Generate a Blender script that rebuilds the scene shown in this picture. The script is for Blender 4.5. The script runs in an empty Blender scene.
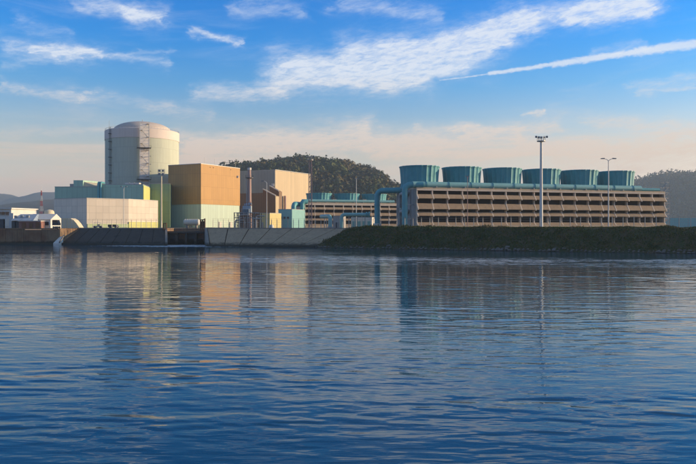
import bpy, math, random
import numpy as np
from mathutils import Vector, noise as mnoise

random.seed(11)
rng = np.random.default_rng(5)
scene = bpy.context.scene
col = scene.collection
R = math.radians

# ------------------------------------------------------------------ camera
CAMZ, FOC, CX, HY = 6.0, 677.0, 348.0, 226.0      # metres above the water; photo pixels
cam_data = bpy.data.cameras.new('camera')
cam_data.sensor_width = 36.0
cam_data.lens = FOC / 696.0 * 36.0
cam_data.shift_y = -(232.0 - HY) / 696.0
cam_data.clip_start = 0.5
cam_data.clip_end = 40000.0
cam = bpy.data.objects.new('camera', cam_data)
cam.location = (0, 0, CAMZ)
cam.rotation_euler = (R(90), 0, 0)
col.objects.link(cam)
scene.camera = cam

# ------------------------------------------------------------------ sky
SUN_AZ, SUN_EL = 82.0, 12.0
world = bpy.data.worlds.new('World')
scene.world = world
world.use_nodes = True
nt = world.node_tree
nt.nodes.clear()


class NG:
    """tiny helper to write shader maths as expressions"""
    def __init__(self, tree):
        self.t = tree

    def new(self, kind):
        return self.t.nodes.new(kind)

    def set(self, sock, v):
        if isinstance(v, bpy.types.NodeSocket):
            self.t.links.new(v, sock)
        else:
            sock.default_value = v

    def m(self, op, a, b=0.0, c=0.0, clamp=False):
        n = self.new('ShaderNodeMath')
        n.operation = op
        n.use_clamp = clamp
        for i, v in enumerate((a, b, c)):
            self.set(n.inputs[i], v)
        return n.outputs[0]

    def v(self, op, a, b=(0, 0, 0), s=None, out=0):
        n = self.new('ShaderNodeVectorMath')
        n.operation = op
        self.set(n.inputs[0], a)
        self.set(n.inputs[1], b)
        if s is not None:
            self.set(n.inputs['Scale'], s)
        return n.outputs[out]

    def comb(self, x, y, z=0.0):
        n = self.new('ShaderNodeCombineXYZ')
        for i, v in enumerate((x, y, z)):
            self.set(n.inputs[i], v)
        return n.outputs[0]

    def sep(self, vec):
        n = self.new('ShaderNodeSeparateXYZ')
        self.set(n.inputs[0], vec)
        return n.outputs

    def ss(self, x, lo, hi):
        n = self.new('ShaderNodeMapRange')
        n.interpolation_type = 'SMOOTHSTEP'
        self.set(n.inputs[0], x)
        n.inputs[1].default_value = lo
        n.inputs[2].default_value = hi
        return n.outputs[0]

    def noise(self, vec, scale, detail=4, rough=0.55, dist=0.0, out=0):
        n = self.new('ShaderNodeTexNoise')
        if vec is not None:
            self.set(n.inputs['Vector'], vec)
        n.inputs['Scale'].default_value = scale
        n.inputs['Detail'].default_value = detail
        n.inputs['Roughness'].default_value = rough
        n.inputs['Distortion'].default_value = dist
        return n.outputs[out]

    def mix(self, f, a, b, mode='MIX'):
        n = self.new('ShaderNodeMix')
        n.data_type = 'RGBA'
        n.blend_type = mode
        self.set(n.inputs[0], f)
        self.set(n.inputs[6], a if isinstance(a, bpy.types.NodeSocket) else tuple(a) + (1.0,) * (4 - len(a)))
        self.set(n.inputs[7], b if isinstance(b, bpy.types.NodeSocket) else tuple(b) + (1.0,) * (4 - len(b)))
        return n.outputs[2]

    def ramp(self, f, stops, interp='LINEAR'):
        n = self.new('ShaderNodeValToRGB')
        n.color_ramp.interpolation = interp
        e = n.color_ramp.elements
        while len(e) < len(stops):
            e.new(0.5)
        for el, (p, c) in zip(e, stops):
            el.position = p
            el.color = tuple(c) + (1.0,) if len(c) == 3 else c
        self.set(n.inputs[0], f)
        return n.outputs[0]


def build_sky():
    g = NG(nt)
    tc = g.new('ShaderNodeTexCoord')
    d = g.v('NORMALIZE', tc.outputs['Generated'])
    x, y, z = g.sep(d)
    sky = g.new('ShaderNodeTexSky')
    sky.sky_type = 'NISHITA'
    sky.sun_disc = False
    sky.sun_elevation = R(SUN_EL)
    sky.sun_rotation = R(SUN_AZ)
    sky.ozone_density = 1.5
    # the air over the valley: deep blue over the hills, a warm veil near the horizon (same all round)
    k = 3.4
    stops = [(0.0, (2.5, 1.9, 2.3)), (0.05, (1.95, 1.45, 1.55)), (0.10, (1.75, 1.38, 1.30)), (0.145, (1.25, 1.35, 1.55)),
             (0.20, (0.50, 1.20, 1.85)), (0.26, (0.10, 1.06, 2.15)), (0.36, (0.0, 0.90, 2.2)), (0.46, (0.3, 0.9, 1.8)), (0.6, (1.35, 1.38, 1.5)), (1.0, (1.6, 1.5, 1.45))]  # top stops, out of view, whitened and raised to add neutral fill light
    tint = g.ramp(z, [(p_, tuple(c / k for c in cc)) for p_, cc in stops])
    base = g.v('MULTIPLY', sky.outputs[0], tint)
    base = g.v('SCALE', base, s=k)
    # clouds: bearing / elevation coordinates in radians
    az = g.m('ARCTAN2', x, y)
    el = g.m('ARCSINE', z)
    zz = g.m('MAXIMUM', z, 0.02)
    plane = g.comb(g.m('DIVIDE', x, zz), g.m('DIVIDE', y, zz))
    warp = g.noise(g.comb(g.m('MULTIPLY', az, 11.0), g.m('MULTIPLY', el, 22.0)), 1.0, 6, 0.66, out=1)
    p = g.v('ADD', g.comb(az, el), g.v('MULTIPLY', g.v('SUBTRACT', warp, (0.5, 0.5, 0.5)), (0.13, 0.050, 0.0)))
    p0 = g.v('ADD', g.comb(az, el), g.v('MULTIPLY', g.v('SUBTRACT', warp, (0.5, 0.5, 0.5)), (0.010, 0.007, 0.0)))

    def ae(px, py):
        a = math.atan((px - CX) / FOC)
        return (a, math.atan((HY - py) / FOC * math.cos(a)), 0.0)

    def streak(pp, px1, py1, px2, py2, w, wt):
        a, b = Vector(ae(px1, py1)), Vector(ae(px2, py2))
        ba = b - a
        pa = g.v('SUBTRACT', pp, tuple(a))
        h = g.m('DIVIDE', g.v('DOT_PRODUCT', pa, tuple(ba), out=1), ba.length_squared, clamp=True)
        dd = g.v('LENGTH', g.v('SUBTRACT', pa, g.v('SCALE', tuple(ba), s=h)), out=1)
        q = g.m('DIVIDE', dd, w / FOC)
        return g.m('MULTIPLY', g.m('EXPONENT', g.m('MULTIPLY', g.m('MULTIPLY', q, q), -1.0)), wt)

    S = [(270, 76, 385, 80, 15, .8), (290, 66, 420, 72, 17, .85), (345, 52, 455, 58, 16, .75), (400, 64, 490, 42, 18, .9),
         (445, 48, 525, 20, 13, .85), (500, 20, 655, 6, 11, .9), (575, 16, 640, 14, 8, .7),
         (0, 44, 95, 55, 9, .75), (40, 50, 165, 66, 5, .55), (85, 6, 165, 18, 8, .75), (130, 16, 165, 26, 6, .5),
         (195, 34, 240, 41, 4, .9), (0, 84, 90, 94, 4, .7), (90, 92, 170, 106, 5, .45), (195, 93, 275, 90, 8, .7),
         (150, 110, 210, 114, 5, .45), (240, 10, 310, 12, 6, .5), (345, 4, 430, 16, 8, .55),
         (630, 86, 700, 79, 5, .55), (640, 93, 690, 90, 3, .6), (522, 110, 540, 110, 2.5, .9), (600, 52, 645, 42, 5, .45),
         (0, 130, 110, 128, 5, .5), (185, 138, 365, 127, 10, .85), (470, 131, 560, 124, 6, .9), (600, 122, 700, 129, 6, .7),
         (370, 140, 520, 136, 8, .6), (520, 145, 700, 140, 8, .6), (0, 150, 140, 150, 8, .4), (190, 150, 430, 141, 11, .95), (380, 152, 700, 150, 12, .8), (420, 125, 470, 128, 5, .6),
         (40, 178, 340, 166, 12, .7), (560, 165, 700, 168, 8, .6), (20, 20, 60, 30, 6, .35), (0, 66, 60, 60, 4, .4), (100, 60, 175, 52, 3, .35)]
    total = None
    for s in S:
        m = streak(p, *s)
        total = m if total is None else g.m('ADD', total, m)
    fine = g.noise(g.comb(g.m('MULTIPLY', az, 40.0), g.m('MULTIPLY', g.m('ADD', el, g.m('MULTIPLY', az, -0.22)), 150.0)), 1.0, 9, 0.70, 0.7)
    mott = g.noise(g.v('MULTIPLY', plane, (1.0, 1.0, 0.0)), 9.0, 6, 0.66, 0.4)
    tex = g.m('ADD', g.m('MULTIPLY', fine, 0.75), g.m('MULTIPLY', mott, 0.55))
    tot = g.m('MINIMUM', total, 1.15)
    dens = g.m('MULTIPLY', g.m('MULTIPLY', tot, 0.92), g.m('ADD', .10, g.m('MULTIPLY', .9, g.ss(g.m('ADD', tex, g.m('MULTIPLY', tot, 0.16)), 0.44, 1.06))))
    # a thin all-over cirrus film so that the sky goes on in the same way outside the picture, thickened to whiten the fill light
    film = g.m('MULTIPLY', g.ss(g.noise(g.comb(g.m('MULTIPLY', az, 3.0), g.m('MULTIPLY', el, 14.0)), 1.5, 6, 0.6, 0.6), 0.50, 0.82), 0.40)
    dens = g.m('ADD', dens, g.m('MULTIPLY', film, tex))
    # condensation trail
    tr = g.m('MAXIMUM', streak(p0, 440, 80.5, 500, 72, 1.1, .62), streak(p0, 490, 73.5, 560, 63, 2.4, .9))
    tr2 = g.m('MAXIMUM', streak(p0, 555, 64, 640, 51, 3.6, 1.0), streak(p0, 635, 52, 790, 29, 4.8, 1.0))
    puff = g.noise(g.comb(g.m('MULTIPLY', az, 60.0), g.m('MULTIPLY', el, 110.0)), 1.6, 6, .65, .5)
    trail = g.ss(g.m('ADD', g.m('MAXIMUM', tr, tr2), g.m('MULTIPLY', g.m('SUBTRACT', puff, .5), 1.1)), 0.22, 0.95)
    dens = g.m('ADD', dens, g.m('MULTIPLY', trail, 0.74))
    # stratus veil streaks low down
    low = g.noise(g.comb(g.m('MULTIPLY', az, 2.2), g.m('MULTIPLY', el, 40.0)), 1.4, 5, 0.55, 0.8)
    veil = g.m('MULTIPLY', g.ss(low, 0.40, 0.72), g.m('MULTIPLY', g.ss(el, 0.0, 0.03), g.ss(g.m('MULTIPLY', el, -1.0), -0.165, -0.09)))
    dens = g.m('ADD', dens, g.m('MULTIPLY', veil, 0.62), clamp=True)
    ccol = g.ramp(z, [(0.0, (.62, .45, .35)), (0.10, (.68, .53, .42)), (0.15, (.68, .60, .54)), (0.22, (.68, .72, .79)), (1.0, (.66, .73, .84))])
    ccol = g.v('SCALE', ccol, s=10.0)
    out = g.mix(g.m('MINIMUM', dens, 0.88), base, ccol)
    bg = g.new('ShaderNodeBackground')
    g.set(bg.inputs[0], out)
    bg.inputs[1].default_value = 0.1
    o = g.new('ShaderNodeOutputWorld')
    nt.links.new(bg.outputs[0], o.inputs[0])


build_sky()
world.cycles.sampling_method = 'MANUAL'
world.cycles.sample_map_resolution = 1024

sun_data = bpy.data.lights.new('sun', 'SUN')
sun_data.energy = 5.0
sun_data.angle = R(0.6)
sun_data.color = (1.0, 0.74, 0.42)
sun = bpy.data.objects.new('sun', sun_data)
sdir = Vector((math.sin(R(SUN_AZ)) * math.cos(R(SUN_EL)), math.cos(R(SUN_AZ)) * math.cos(R(SUN_EL)), math.sin(R(SUN_EL))))
sun.rotation_euler = sdir.to_track_quat('Z', 'Y').to_euler()
sun.location = (300, 80, 200)
col.objects.link(sun)

vs = scene.view_settings
vs.view_transform = 'Standard'
vs.look = 'None'
vs.exposure = 0.3
vs.gamma = 1.0
vs.use_curve_mapping = False
scene.render.engine = 'CYCLES'
scene.cycles.use_denoising = True
scene.cycles.max_bounces = 6
scene.cycles.glossy_bounces = 3
scene.cycles.volume_bounces = 0
scene.cycles.sample_clamp_indirect = 6.0
scene.cycles.caustics_reflective = False

# ------------------------------------------------------------------ helpers
GZ = 5.2       # plant ground level above the river


def X(px, Y):
    return (px - CX) / FOC * Y


def Z(py, Y):
    return CAMZ + (HY - py) / FOC * Y


def W(px, py, Y):
    return Vector((X(px, Y), Y, Z(py, Y)))


class MB:
    def __init__(self):
        self.v, self.f = [], []

    def add(self, vs_, fs):
        o = len(self.v)
        self.v += [tuple(p) for p in vs_]
        self.f += [tuple(i + o for i in f) for f in fs]
        return self

    def prism(self, poly, z0, z1):
        """poly: xy points; z1 number or a list of top heights"""
        area = sum(poly[i][0] * poly[(i + 1) % len(poly)][1] - poly[(i + 1) % len(poly)][0] * poly[i][1] for i in range(len(poly)))
        zt = list(z1) if hasattr(z1, '__len__') else [z1] * len(poly)
        if area < 0:
            poly, zt = poly[::-1], zt[::-1]
        n = len(poly)
        vv = [(p[0], p[1], z0) for p in poly] + [(p[0], p[1], t) for p, t in zip(poly, zt)]
        ff = [tuple(range(n - 1, -1, -1)), tuple(range(n, 2 * n))] + [(i, (i + 1) % n, n + (i + 1) % n, n + i) for i in range(n)]
        return self.add(vv, ff)

    def box(self, c, s, rz=0.0):
        co, si = math.cos(rz), math.sin(rz)
        pts = []
        for a, b in ((-1, -1), (1, -1), (1, 1), (-1, 1)):
            x, y = a * s[0] / 2, b * s[1] / 2
            pts.append((c[0] + x * co - y * si, c[1] + x * si + y * co))
        return self.prism(pts, c[2] - s[2] / 2, c[2] + s[2] / 2)

    def bar(self, a, b, w, h=None):
        a, b = Vector(a), Vector(b)
        h = h or w
        d = (b - a).normalized()
        up = Vector((0, 0, 1)) if abs(d.z) < 0.95 else Vector((0, 1, 0))
        s = d.cross(up).normalized()
        u = s.cross(d).normalized()
        vv = []
        for p in (a, b):
            for i, j in ((-1, -1), (1, -1), (1, 1), (-1, 1)):
                vv.append(p + s * (i * w / 2) + u * (j * h / 2))
        return self.add(vv, [(0, 1, 2, 3), (7, 6, 5, 4), (0, 4, 5, 1), (1, 5, 6, 2), (2, 6, 7, 3), (3, 7, 4, 0)])

    def tube(self, path, r, n=12, caps=True):
        path = [Vector(p) for p in path]
        rs = r if hasattr(r, '__len__') else [r] * len(path)
        o = len(self.v)
        prev = None
        for i, p in enumerate(path):
            if i == 0:
                t = path[1] - p
            elif i == len(path) - 1:
                t = p - path[i - 1]
            else:
                t = (path[i + 1] - p).normalized() + (p - path[i - 1]).normalized()
            t.normalize()
            if prev is None:
                ref = Vector((0, 0, 1)) if abs(t.z) < 0.9 else Vector((0, 1, 0))
                s = t.cross(ref).normalized()
            else:
                s = (prev - t * prev.dot(t)).normalized()
            prev = s
            u = t.cross(s)
            for k in range(n):
                a = 2 * math.pi * k / n
                self.v.append(tuple(p + (s * math.cos(a) + u * math.sin(a)) * rs[i]))
        for i in range(len(path) - 1):
            for k in range(n):
                k2 = (k + 1) % n
                self.f.append((o + i * n + k, o + i * n + k2, o + (i + 1) * n + k2, o + (i + 1) * n + k))
        if caps:
            self.f.append(tuple(o + k for k in range(n - 1, -1, -1)))
            e = o + (len(path) - 1) * n
            self.f.append(tuple(e + k for k in range(n)))
        return self

    def lathe(self, c, prof, n=48, rad=None, close=True):
        """prof: (r, z) from bottom to top; rad(k, r) changes the radius round the circle"""
        o = len(self.v)
        for r, z in prof:
            for k in range(n):
                a = 2 * math.pi * k / n
                rr = rad(k, r) if rad else r
                self.v.append((c[0] + rr * math.cos(a), c[1] + rr * math.sin(a), z))
        for i in range(len(prof) - 1):
            for k in range(n):
                k2 = (k + 1) % n
                self.f.append((o + i * n + k, o + i * n + k2, o + (i + 1) * n + k2, o + (i + 1) * n + k))
        if close:
            e = o + (len(prof) - 1) * n
            self.f.append(tuple(e + k for k in range(n)))
            self.f.append(tuple(o + k for k in range(n - 1, -1, -1)))
        return self

    def build(self, name, mat, parent=None, smooth=False, org=None):
        me = bpy.data.meshes.new(name)
        off = Vector(org) if org is not None else (parent_world(parent) if parent else Vector((0, 0, 0)))
        me.from_pydata([(a - off.x, b - off.y, c - off.z) for a, b, c in self.v], [], self.f)
        me.update()
        o = bpy.data.objects.new(name, me)
        if mat:
            me.materials.append(mat)
        col.objects.link(o)
        if parent:
            o.parent = parent
            if org is not None:
                o.location = off - parent_world(parent)
        elif org is not None:
            o.location = off
        if smooth:
            me.polygons.foreach_set('use_smooth', [True] * len(me.polygons))
            m = o.modifiers.new('edges', 'EDGE_SPLIT')
            m.split_angle = R(35)
        return o


def parent_world(p):
    v = Vector((0, 0, 0))
    while p:
        v += p.location
        p = p.parent
    return v


def thing(name, loc, label, cat, group=None):
    o = bpy.data.objects.new(name, None)
    o.empty_display_size = 0.5
    o.location = loc
    col.objects.link(o)
    return tag(o, label, cat, group)


def tag(o, label=None, cat=None, group=None, kind=None):
    if label:
        o['label'] = label
    if cat:
        o['category'] = cat
    if group:
        o['group'] = group
    if kind:
        o['kind'] = kind
    return o


def clone(src, parent, loc):
    o = src.copy()
    col.objects.link(o)
    o.parent = parent
    o.location = loc
    return o


def elbow(a, c, b, r, n=7):
    """points from a to b round the corner c with bend radius r"""
    a, b, c = Vector(a), Vector(b), Vector(c)
    d1, d2 = (a - c).normalized(), (b - c).normalized()
    ang = d1.angle(d2)
    t = r / math.tan(ang / 2)
    p1, p2 = c + d1 * t, c + d2 * t
    ctr = c + (d1 + d2).normalized() * (r / math.sin(ang / 2))
    e1, e2 = p1 - ctr, p2 - ctr
    out = []
    tot = e1.angle(e2)
    for i in range(n + 1):
        s = i / n
        out.append(ctr + (e1 * math.sin((1 - s) * tot) + e2 * math.sin(s * tot)) / math.sin(tot))
    return out


# ------------------------------------------------------------------ materials
def mat_new(name):
    m = bpy.data.materials.new(name)
    m.use_nodes = True
    t = m.node_tree
    b = t.nodes['Principled BSDF']
    return m, NG(t), b


def surface(name, c, rough=0.6, var=0.12, scale=0.6, streak=0.0, dirt=(0.10, 0.08, 0.06), panel=None, bump=0.0, bscale=6.0, metal=0.0, tintvar=None, spec=0.35, tide=False):
    """paint / concrete / steel: tone variation, rain streaks, optional panel joints (w, h) as fine relief"""
    m, g, b = mat_new(name)
    geo = g.new('ShaderNodeNewGeometry')
    pos = geo.outputs['Position']
    n1 = g.noise(pos, scale, 5, 0.6)
    f = g.m('ADD', g.m('MULTIPLY', g.m('SUBTRACT', n1, 0.5), var * 2.4), 1.0)
    colr = g.v('SCALE', tuple(c), s=f)
    if tintvar:
        n2 = g.noise(pos, scale * 0.35, 3, 0.6)
        colr = g.mix(g.ss(n2, 0.42, 0.68), colr, tintvar)
    if streak:
        x, y, z = g.sep(pos)
        sv = g.comb(g.m('MULTIPLY', x, 1.6), g.m('MULTIPLY', y, 1.6), g.m('MULTIPLY', z, 0.10))
        s = g.ss(g.noise(sv, 1.0, 5, 0.65), 0.50, 0.78)
        colr = g.mix(g.m('MULTIPLY', s, streak), colr, dirt)
    if tide:
        x, y, z = g.sep(pos)
        lvl = g.m('ADD', z, g.m('MULTIPLY', g.noise(pos, .8, 4, .6), -1.6))
        colr = g.mix(g.m('MULTIPLY', g.ss(g.m('MULTIPLY', lvl, -1.0), -.6, .25), .85), colr, (.022, .024, .014))
    h = None
    if panel:
        x, y, z = g.sep(pos)
        nx, ny, nz = g.sep(geo.outputs['Normal'])
        along = g.m('ADD', g.m('MULTIPLY', x, g.m('MULTIPLY', ny, -1.0)), g.m('MULTIPLY', y, nx))

        def seam(c_, w):
            fr = g.m('FRACT', g.m('DIVIDE', c_, w))
            e = g.m('ABSOLUTE', g.m('SUBTRACT', fr, 0.5))
            return g.ss(e, 0.5 - 0.09 / w, 0.5 - 0.02 / w)
        sm = seam(along, panel[0])
        if panel[1]:
            sm = g.m('MAXIMUM', sm, seam(z, panel[1]))
        # each sheet a touch lighter or darker than the next
        cell = g.comb(g.m('FLOOR', g.m('DIVIDE', along, panel[0])), g.m('FLOOR', g.m('DIVIDE', z, panel[1] or 1000.0)))
        wn = g.new('ShaderNodeTexWhiteNoise')
        g.set(wn.inputs['Vector'], cell)
        colr = g.v('SCALE', colr, s=g.m('ADD', g.m('MULTIPLY', wn.outputs[0], 0.10), 0.95))
        colr = g.mix(g.m('MULTIPLY', sm, 0.45), colr, tuple(v * 0.35 for v in c))
        h = g.m('MULTIPLY', sm, -1.0)
    if bump:
        nb = g.noise(pos, bscale, 4, 0.6)
        h = nb if h is None else g.m('ADD', h, nb)
    if h is not None:
        bn = g.new('ShaderNodeBump')
        bn.inputs['Strength'].default_value = bump or 0.35
        bn.inputs['Distance'].default_value = 0.05
        g.set(bn.inputs['Height'], h)
        g.set(b.inputs['Normal'], bn.outputs[0])
    g.set(b.inputs['Base Color'], colr)
    b.inputs['Roughness'].default_value = rough
    b.inputs['Metallic'].default_value = metal
    b.inputs['Specular IOR Level'].default_value = spec
    return m


M = {}
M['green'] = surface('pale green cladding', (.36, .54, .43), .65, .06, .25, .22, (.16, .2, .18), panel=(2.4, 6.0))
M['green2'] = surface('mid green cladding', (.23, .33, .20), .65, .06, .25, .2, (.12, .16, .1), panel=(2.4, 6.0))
M['paleblock'] = surface('pale beige panels', (.66, .57, .47), .65, .05, .25, .2, (.3, .22, .18), panel=(2.9, 2.9))
M['greyblock'] = surface('grey panels', (.80, .71, .59), .65, .05, .25, .2, (.2, .18, .17), panel=(2.9, 2.9))
M['brown'] = surface('orange brown cladding', (.50, .27, .085), .6, .05, .2, .22, (.22, .13, .06), panel=(1.6, 6.5))
M['yellowgreen'] = surface('yellow green sun tint and skirting', (.60, .58, .20), .65, .05, .3, .15, (.3, .3, .12), panel=(2.4, 6.0))
M['limestrip'] = surface('pale lime skirting', (.52, .60, .30), .65, .08, .4, .2, (.3, .3, .16))
M['brownlow'] = surface('pale green ribbed panels', (.52, .62, .50), .6, .05, .3, .2, (.3, .3, .24), panel=(1.9, 0))
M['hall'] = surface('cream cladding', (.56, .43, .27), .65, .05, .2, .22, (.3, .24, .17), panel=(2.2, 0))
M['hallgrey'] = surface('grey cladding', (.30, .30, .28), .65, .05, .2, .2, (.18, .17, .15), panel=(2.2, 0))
M['annex'] = surface('chestnut cladding', (.22, .13, .075), .65, .06, .3, .2, (.1, .06, .04), panel=(1.8, 0))
M['shell'] = surface('pale green grey concrete', (.52, .54, .43), .75, .06, .12, .28, (.26, .29, .26), panel=(5.0, 8.0))
M['band'] = surface('cream white concrete', (.70, .60, .53), .75, .06, .15, .3, (.4, .32, .27))
M['dome'] = surface('weathered dome concrete', (.58, .49, .42), .8, .1, .3, .0)
M['steelwhite'] = surface('white painted steel', (.62, .60, .56), .5, .08, 1.2)
M['mesh'] = surface('pale stair screens', (.84, .78, .72), .7, .08, 1.5, .15, (.4, .35, .3))
M['steelgrey'] = surface('galvanised steel', (.33, .33, .33), .45, .12, 1.5, metal=.3)
M['steeldark'] = surface('dark steel', (.06, .065, .07), .5, .15, 1.5)
M['teal'] = surface('teal painted shell', (.08, .31, .34), .55, .2, .5, .45, (.04, .12, .12))
M['tealpipe'] = surface('teal painted pipe', (.10, .33, .36), .42, .12, .9, .2, (.05, .14, .15))
M['tealpale'] = surface('pale teal painted pipe', (.22, .44, .43), .45, .12, .9, .25, (.10, .20, .18))
M['concrete'] = surface('warm concrete', (.58, .44, .29), .8, .14, .7, .3, (.22, .15, .09), bump=.2)
M['louver'] = surface('weathered louvre concrete', (.38, .265, .165), .85, .2, .8, .45, (.15, .09, .05), bump=.25)
M['column'] = surface('pale column concrete', (.68, .56, .44), .8, .1, .7, .25, (.38, .24, .14), bump=.15)
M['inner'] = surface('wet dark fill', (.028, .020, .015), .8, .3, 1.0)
M['endwall'] = surface('grey concrete end wall', (.36, .33, .31), .8, .12, .4, .4, (.2, .17, .15), bump=.15)
M['slab'] = surface('pale concrete slab', (.42, .30, .19), .85, .22, .5, .5, (.10, .085, .07), bump=.4, bscale=3, tide=True)
M['slabdark'] = surface('dark toned slab', (.075, .06, .048), .85, .25, .5, .4, (.03, .026, .022), bump=.4, bscale=3, tide=True)  # one darker tone all over than the pale slabs
M['kerb'] = surface('kerb concrete', (.26, .23, .20), .85, .2, .8, .4, (.1, .09, .08), bump=.3, tide=True)
M['quay'] = surface('stained brown quay concrete', (.26, .17, .10), .9, .35, .35, .75, (.045, .035, .025), bump=.6, bscale=2.5, tintvar=(.20, .095, .05), tide=True)
M['rust'] = surface('rusty steel', (.19, .09, .045), .85, .3, 1.5, .4, (.06, .03, .02), bump=.3)
M['stack'] = surface('pinkish stack', (.42, .28, .24), .7, .1, .6, .3, (.2, .13, .1))
M['white'] = surface('white render', (.66, .63, .58), .7, .08, .5, .25, (.35, .3, .25))
M['cream'] = surface('cream paint', (.68, .58, .40), .7, .08, .5, .2, (.4, .3, .2))
M['yellow'] = surface('pale yellow wall', (.62, .50, .22), .7, .08, .5, .25, (.35, .26, .12))
M['bluegrey'] = surface('blue grey sheet roof', (.34, .40, .46), .45, .08, .6, .2, (.2, .2, .22), panel=(1.2, 0))
M['redwall'] = surface('dull red wall', (.27, .13, .10), .8, .15, .5, .35, (.12, .06, .05))
M['roof'] = surface('grey roof felt', (.18, .18, .18), .9, .15, .4)
M['glass'] = surface('dark glazing', (.02, .025, .03), .08, .1, .5, spec=.6)
M['red'] = surface('red mast paint', (.5, .06, .03), .6, .1, 1)
M['lamp'] = surface('floodlight housing', (.20, .21, .23), .4, .1, 1.5)
M['rubber'] = surface('rubber', (.02, .02, .02), .8, .1, 2)
M['stone'] = surface('river stone', (.15, .135, .12), .9, .35, 1.2, bump=.5, bscale=4)
M['wire'] = surface('fence wire', (.42, .40, .37), .5, .1, 2, metal=.4)


def mat_ground():
    m, g, b = mat_new('dry yard ground')
    geo = g.new('ShaderNodeNewGeometry')
    n1 = g.noise(geo.outputs['Position'], .05, 6, .6)
    c = g.mix(g.ss(n1, .4, .62), (.16, .13, .095), (.075, .095, .035))
    c = g.mix(g.noise(geo.outputs['Position'], 1.5, 4), c, (.12, .105, .08))
    g.set(b.inputs['Base Color'], c)
    b.inputs['Roughness'].default_value = .95
    return m


def mat_bank():
    m, g, b = mat_new('grassy bank soil')
    geo = g.new('ShaderNodeNewGeometry')
    n1 = g.noise(geo.outputs['Position'], .35, 6, .65)
    c = g.mix(g.ss(n1, .42, .62), (.034, .046, .010), (.070, .050, .020))
    g.set(b.inputs['Base Color'], c)
    b.inputs['Roughness'].default_value = .95
    bn = g.new('ShaderNodeBump')
    bn.inputs['Strength'].default_value = .8
    bn.inputs['Distance'].default_value = .2
    g.set(bn.inputs['Height'], g.noise(geo.outputs['Position'], 2.5, 5, .7))
    g.set(b.inputs['Normal'], bn.outputs[0])
    return m


def mat_attr(name, rough=.8, trans=0.0):
    """leaf material: the colour of each leaf clump is stored with it"""
    m, g, b = mat_new(name)
    a = g.new('ShaderNodeAttribute')
    a.attribute_name = 'tone'
    g.set(b.inputs['Base Color'], a.outputs['Color'])
    b.inputs['Roughness'].default_value = rough
    b.inputs['Specular IOR Level'].default_value = .2
    return m


def mat_hill(name, c1, c2, sc):
    m, g, b = mat_new(name)
    geo = g.new('ShaderNodeNewGeometry')
    n1 = g.noise(geo.outputs['Position'], sc, 6, .65)
    g.set(b.inputs['Base Color'], g.mix(g.ss(n1, .38, .64), c1, c2))
    b.inputs['Roughness'].default_value = .95
    bn = g.new('ShaderNodeBump')
    bn.inputs['Strength'].default_value = .9
    bn.inputs['Distance'].default_value = 6.0
    g.set(bn.inputs['Height'], g.noise(geo.outputs['Position'], sc * 6, 5, .7))
    g.set(b.inputs['Normal'], bn.outputs[0])
    return m


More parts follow.
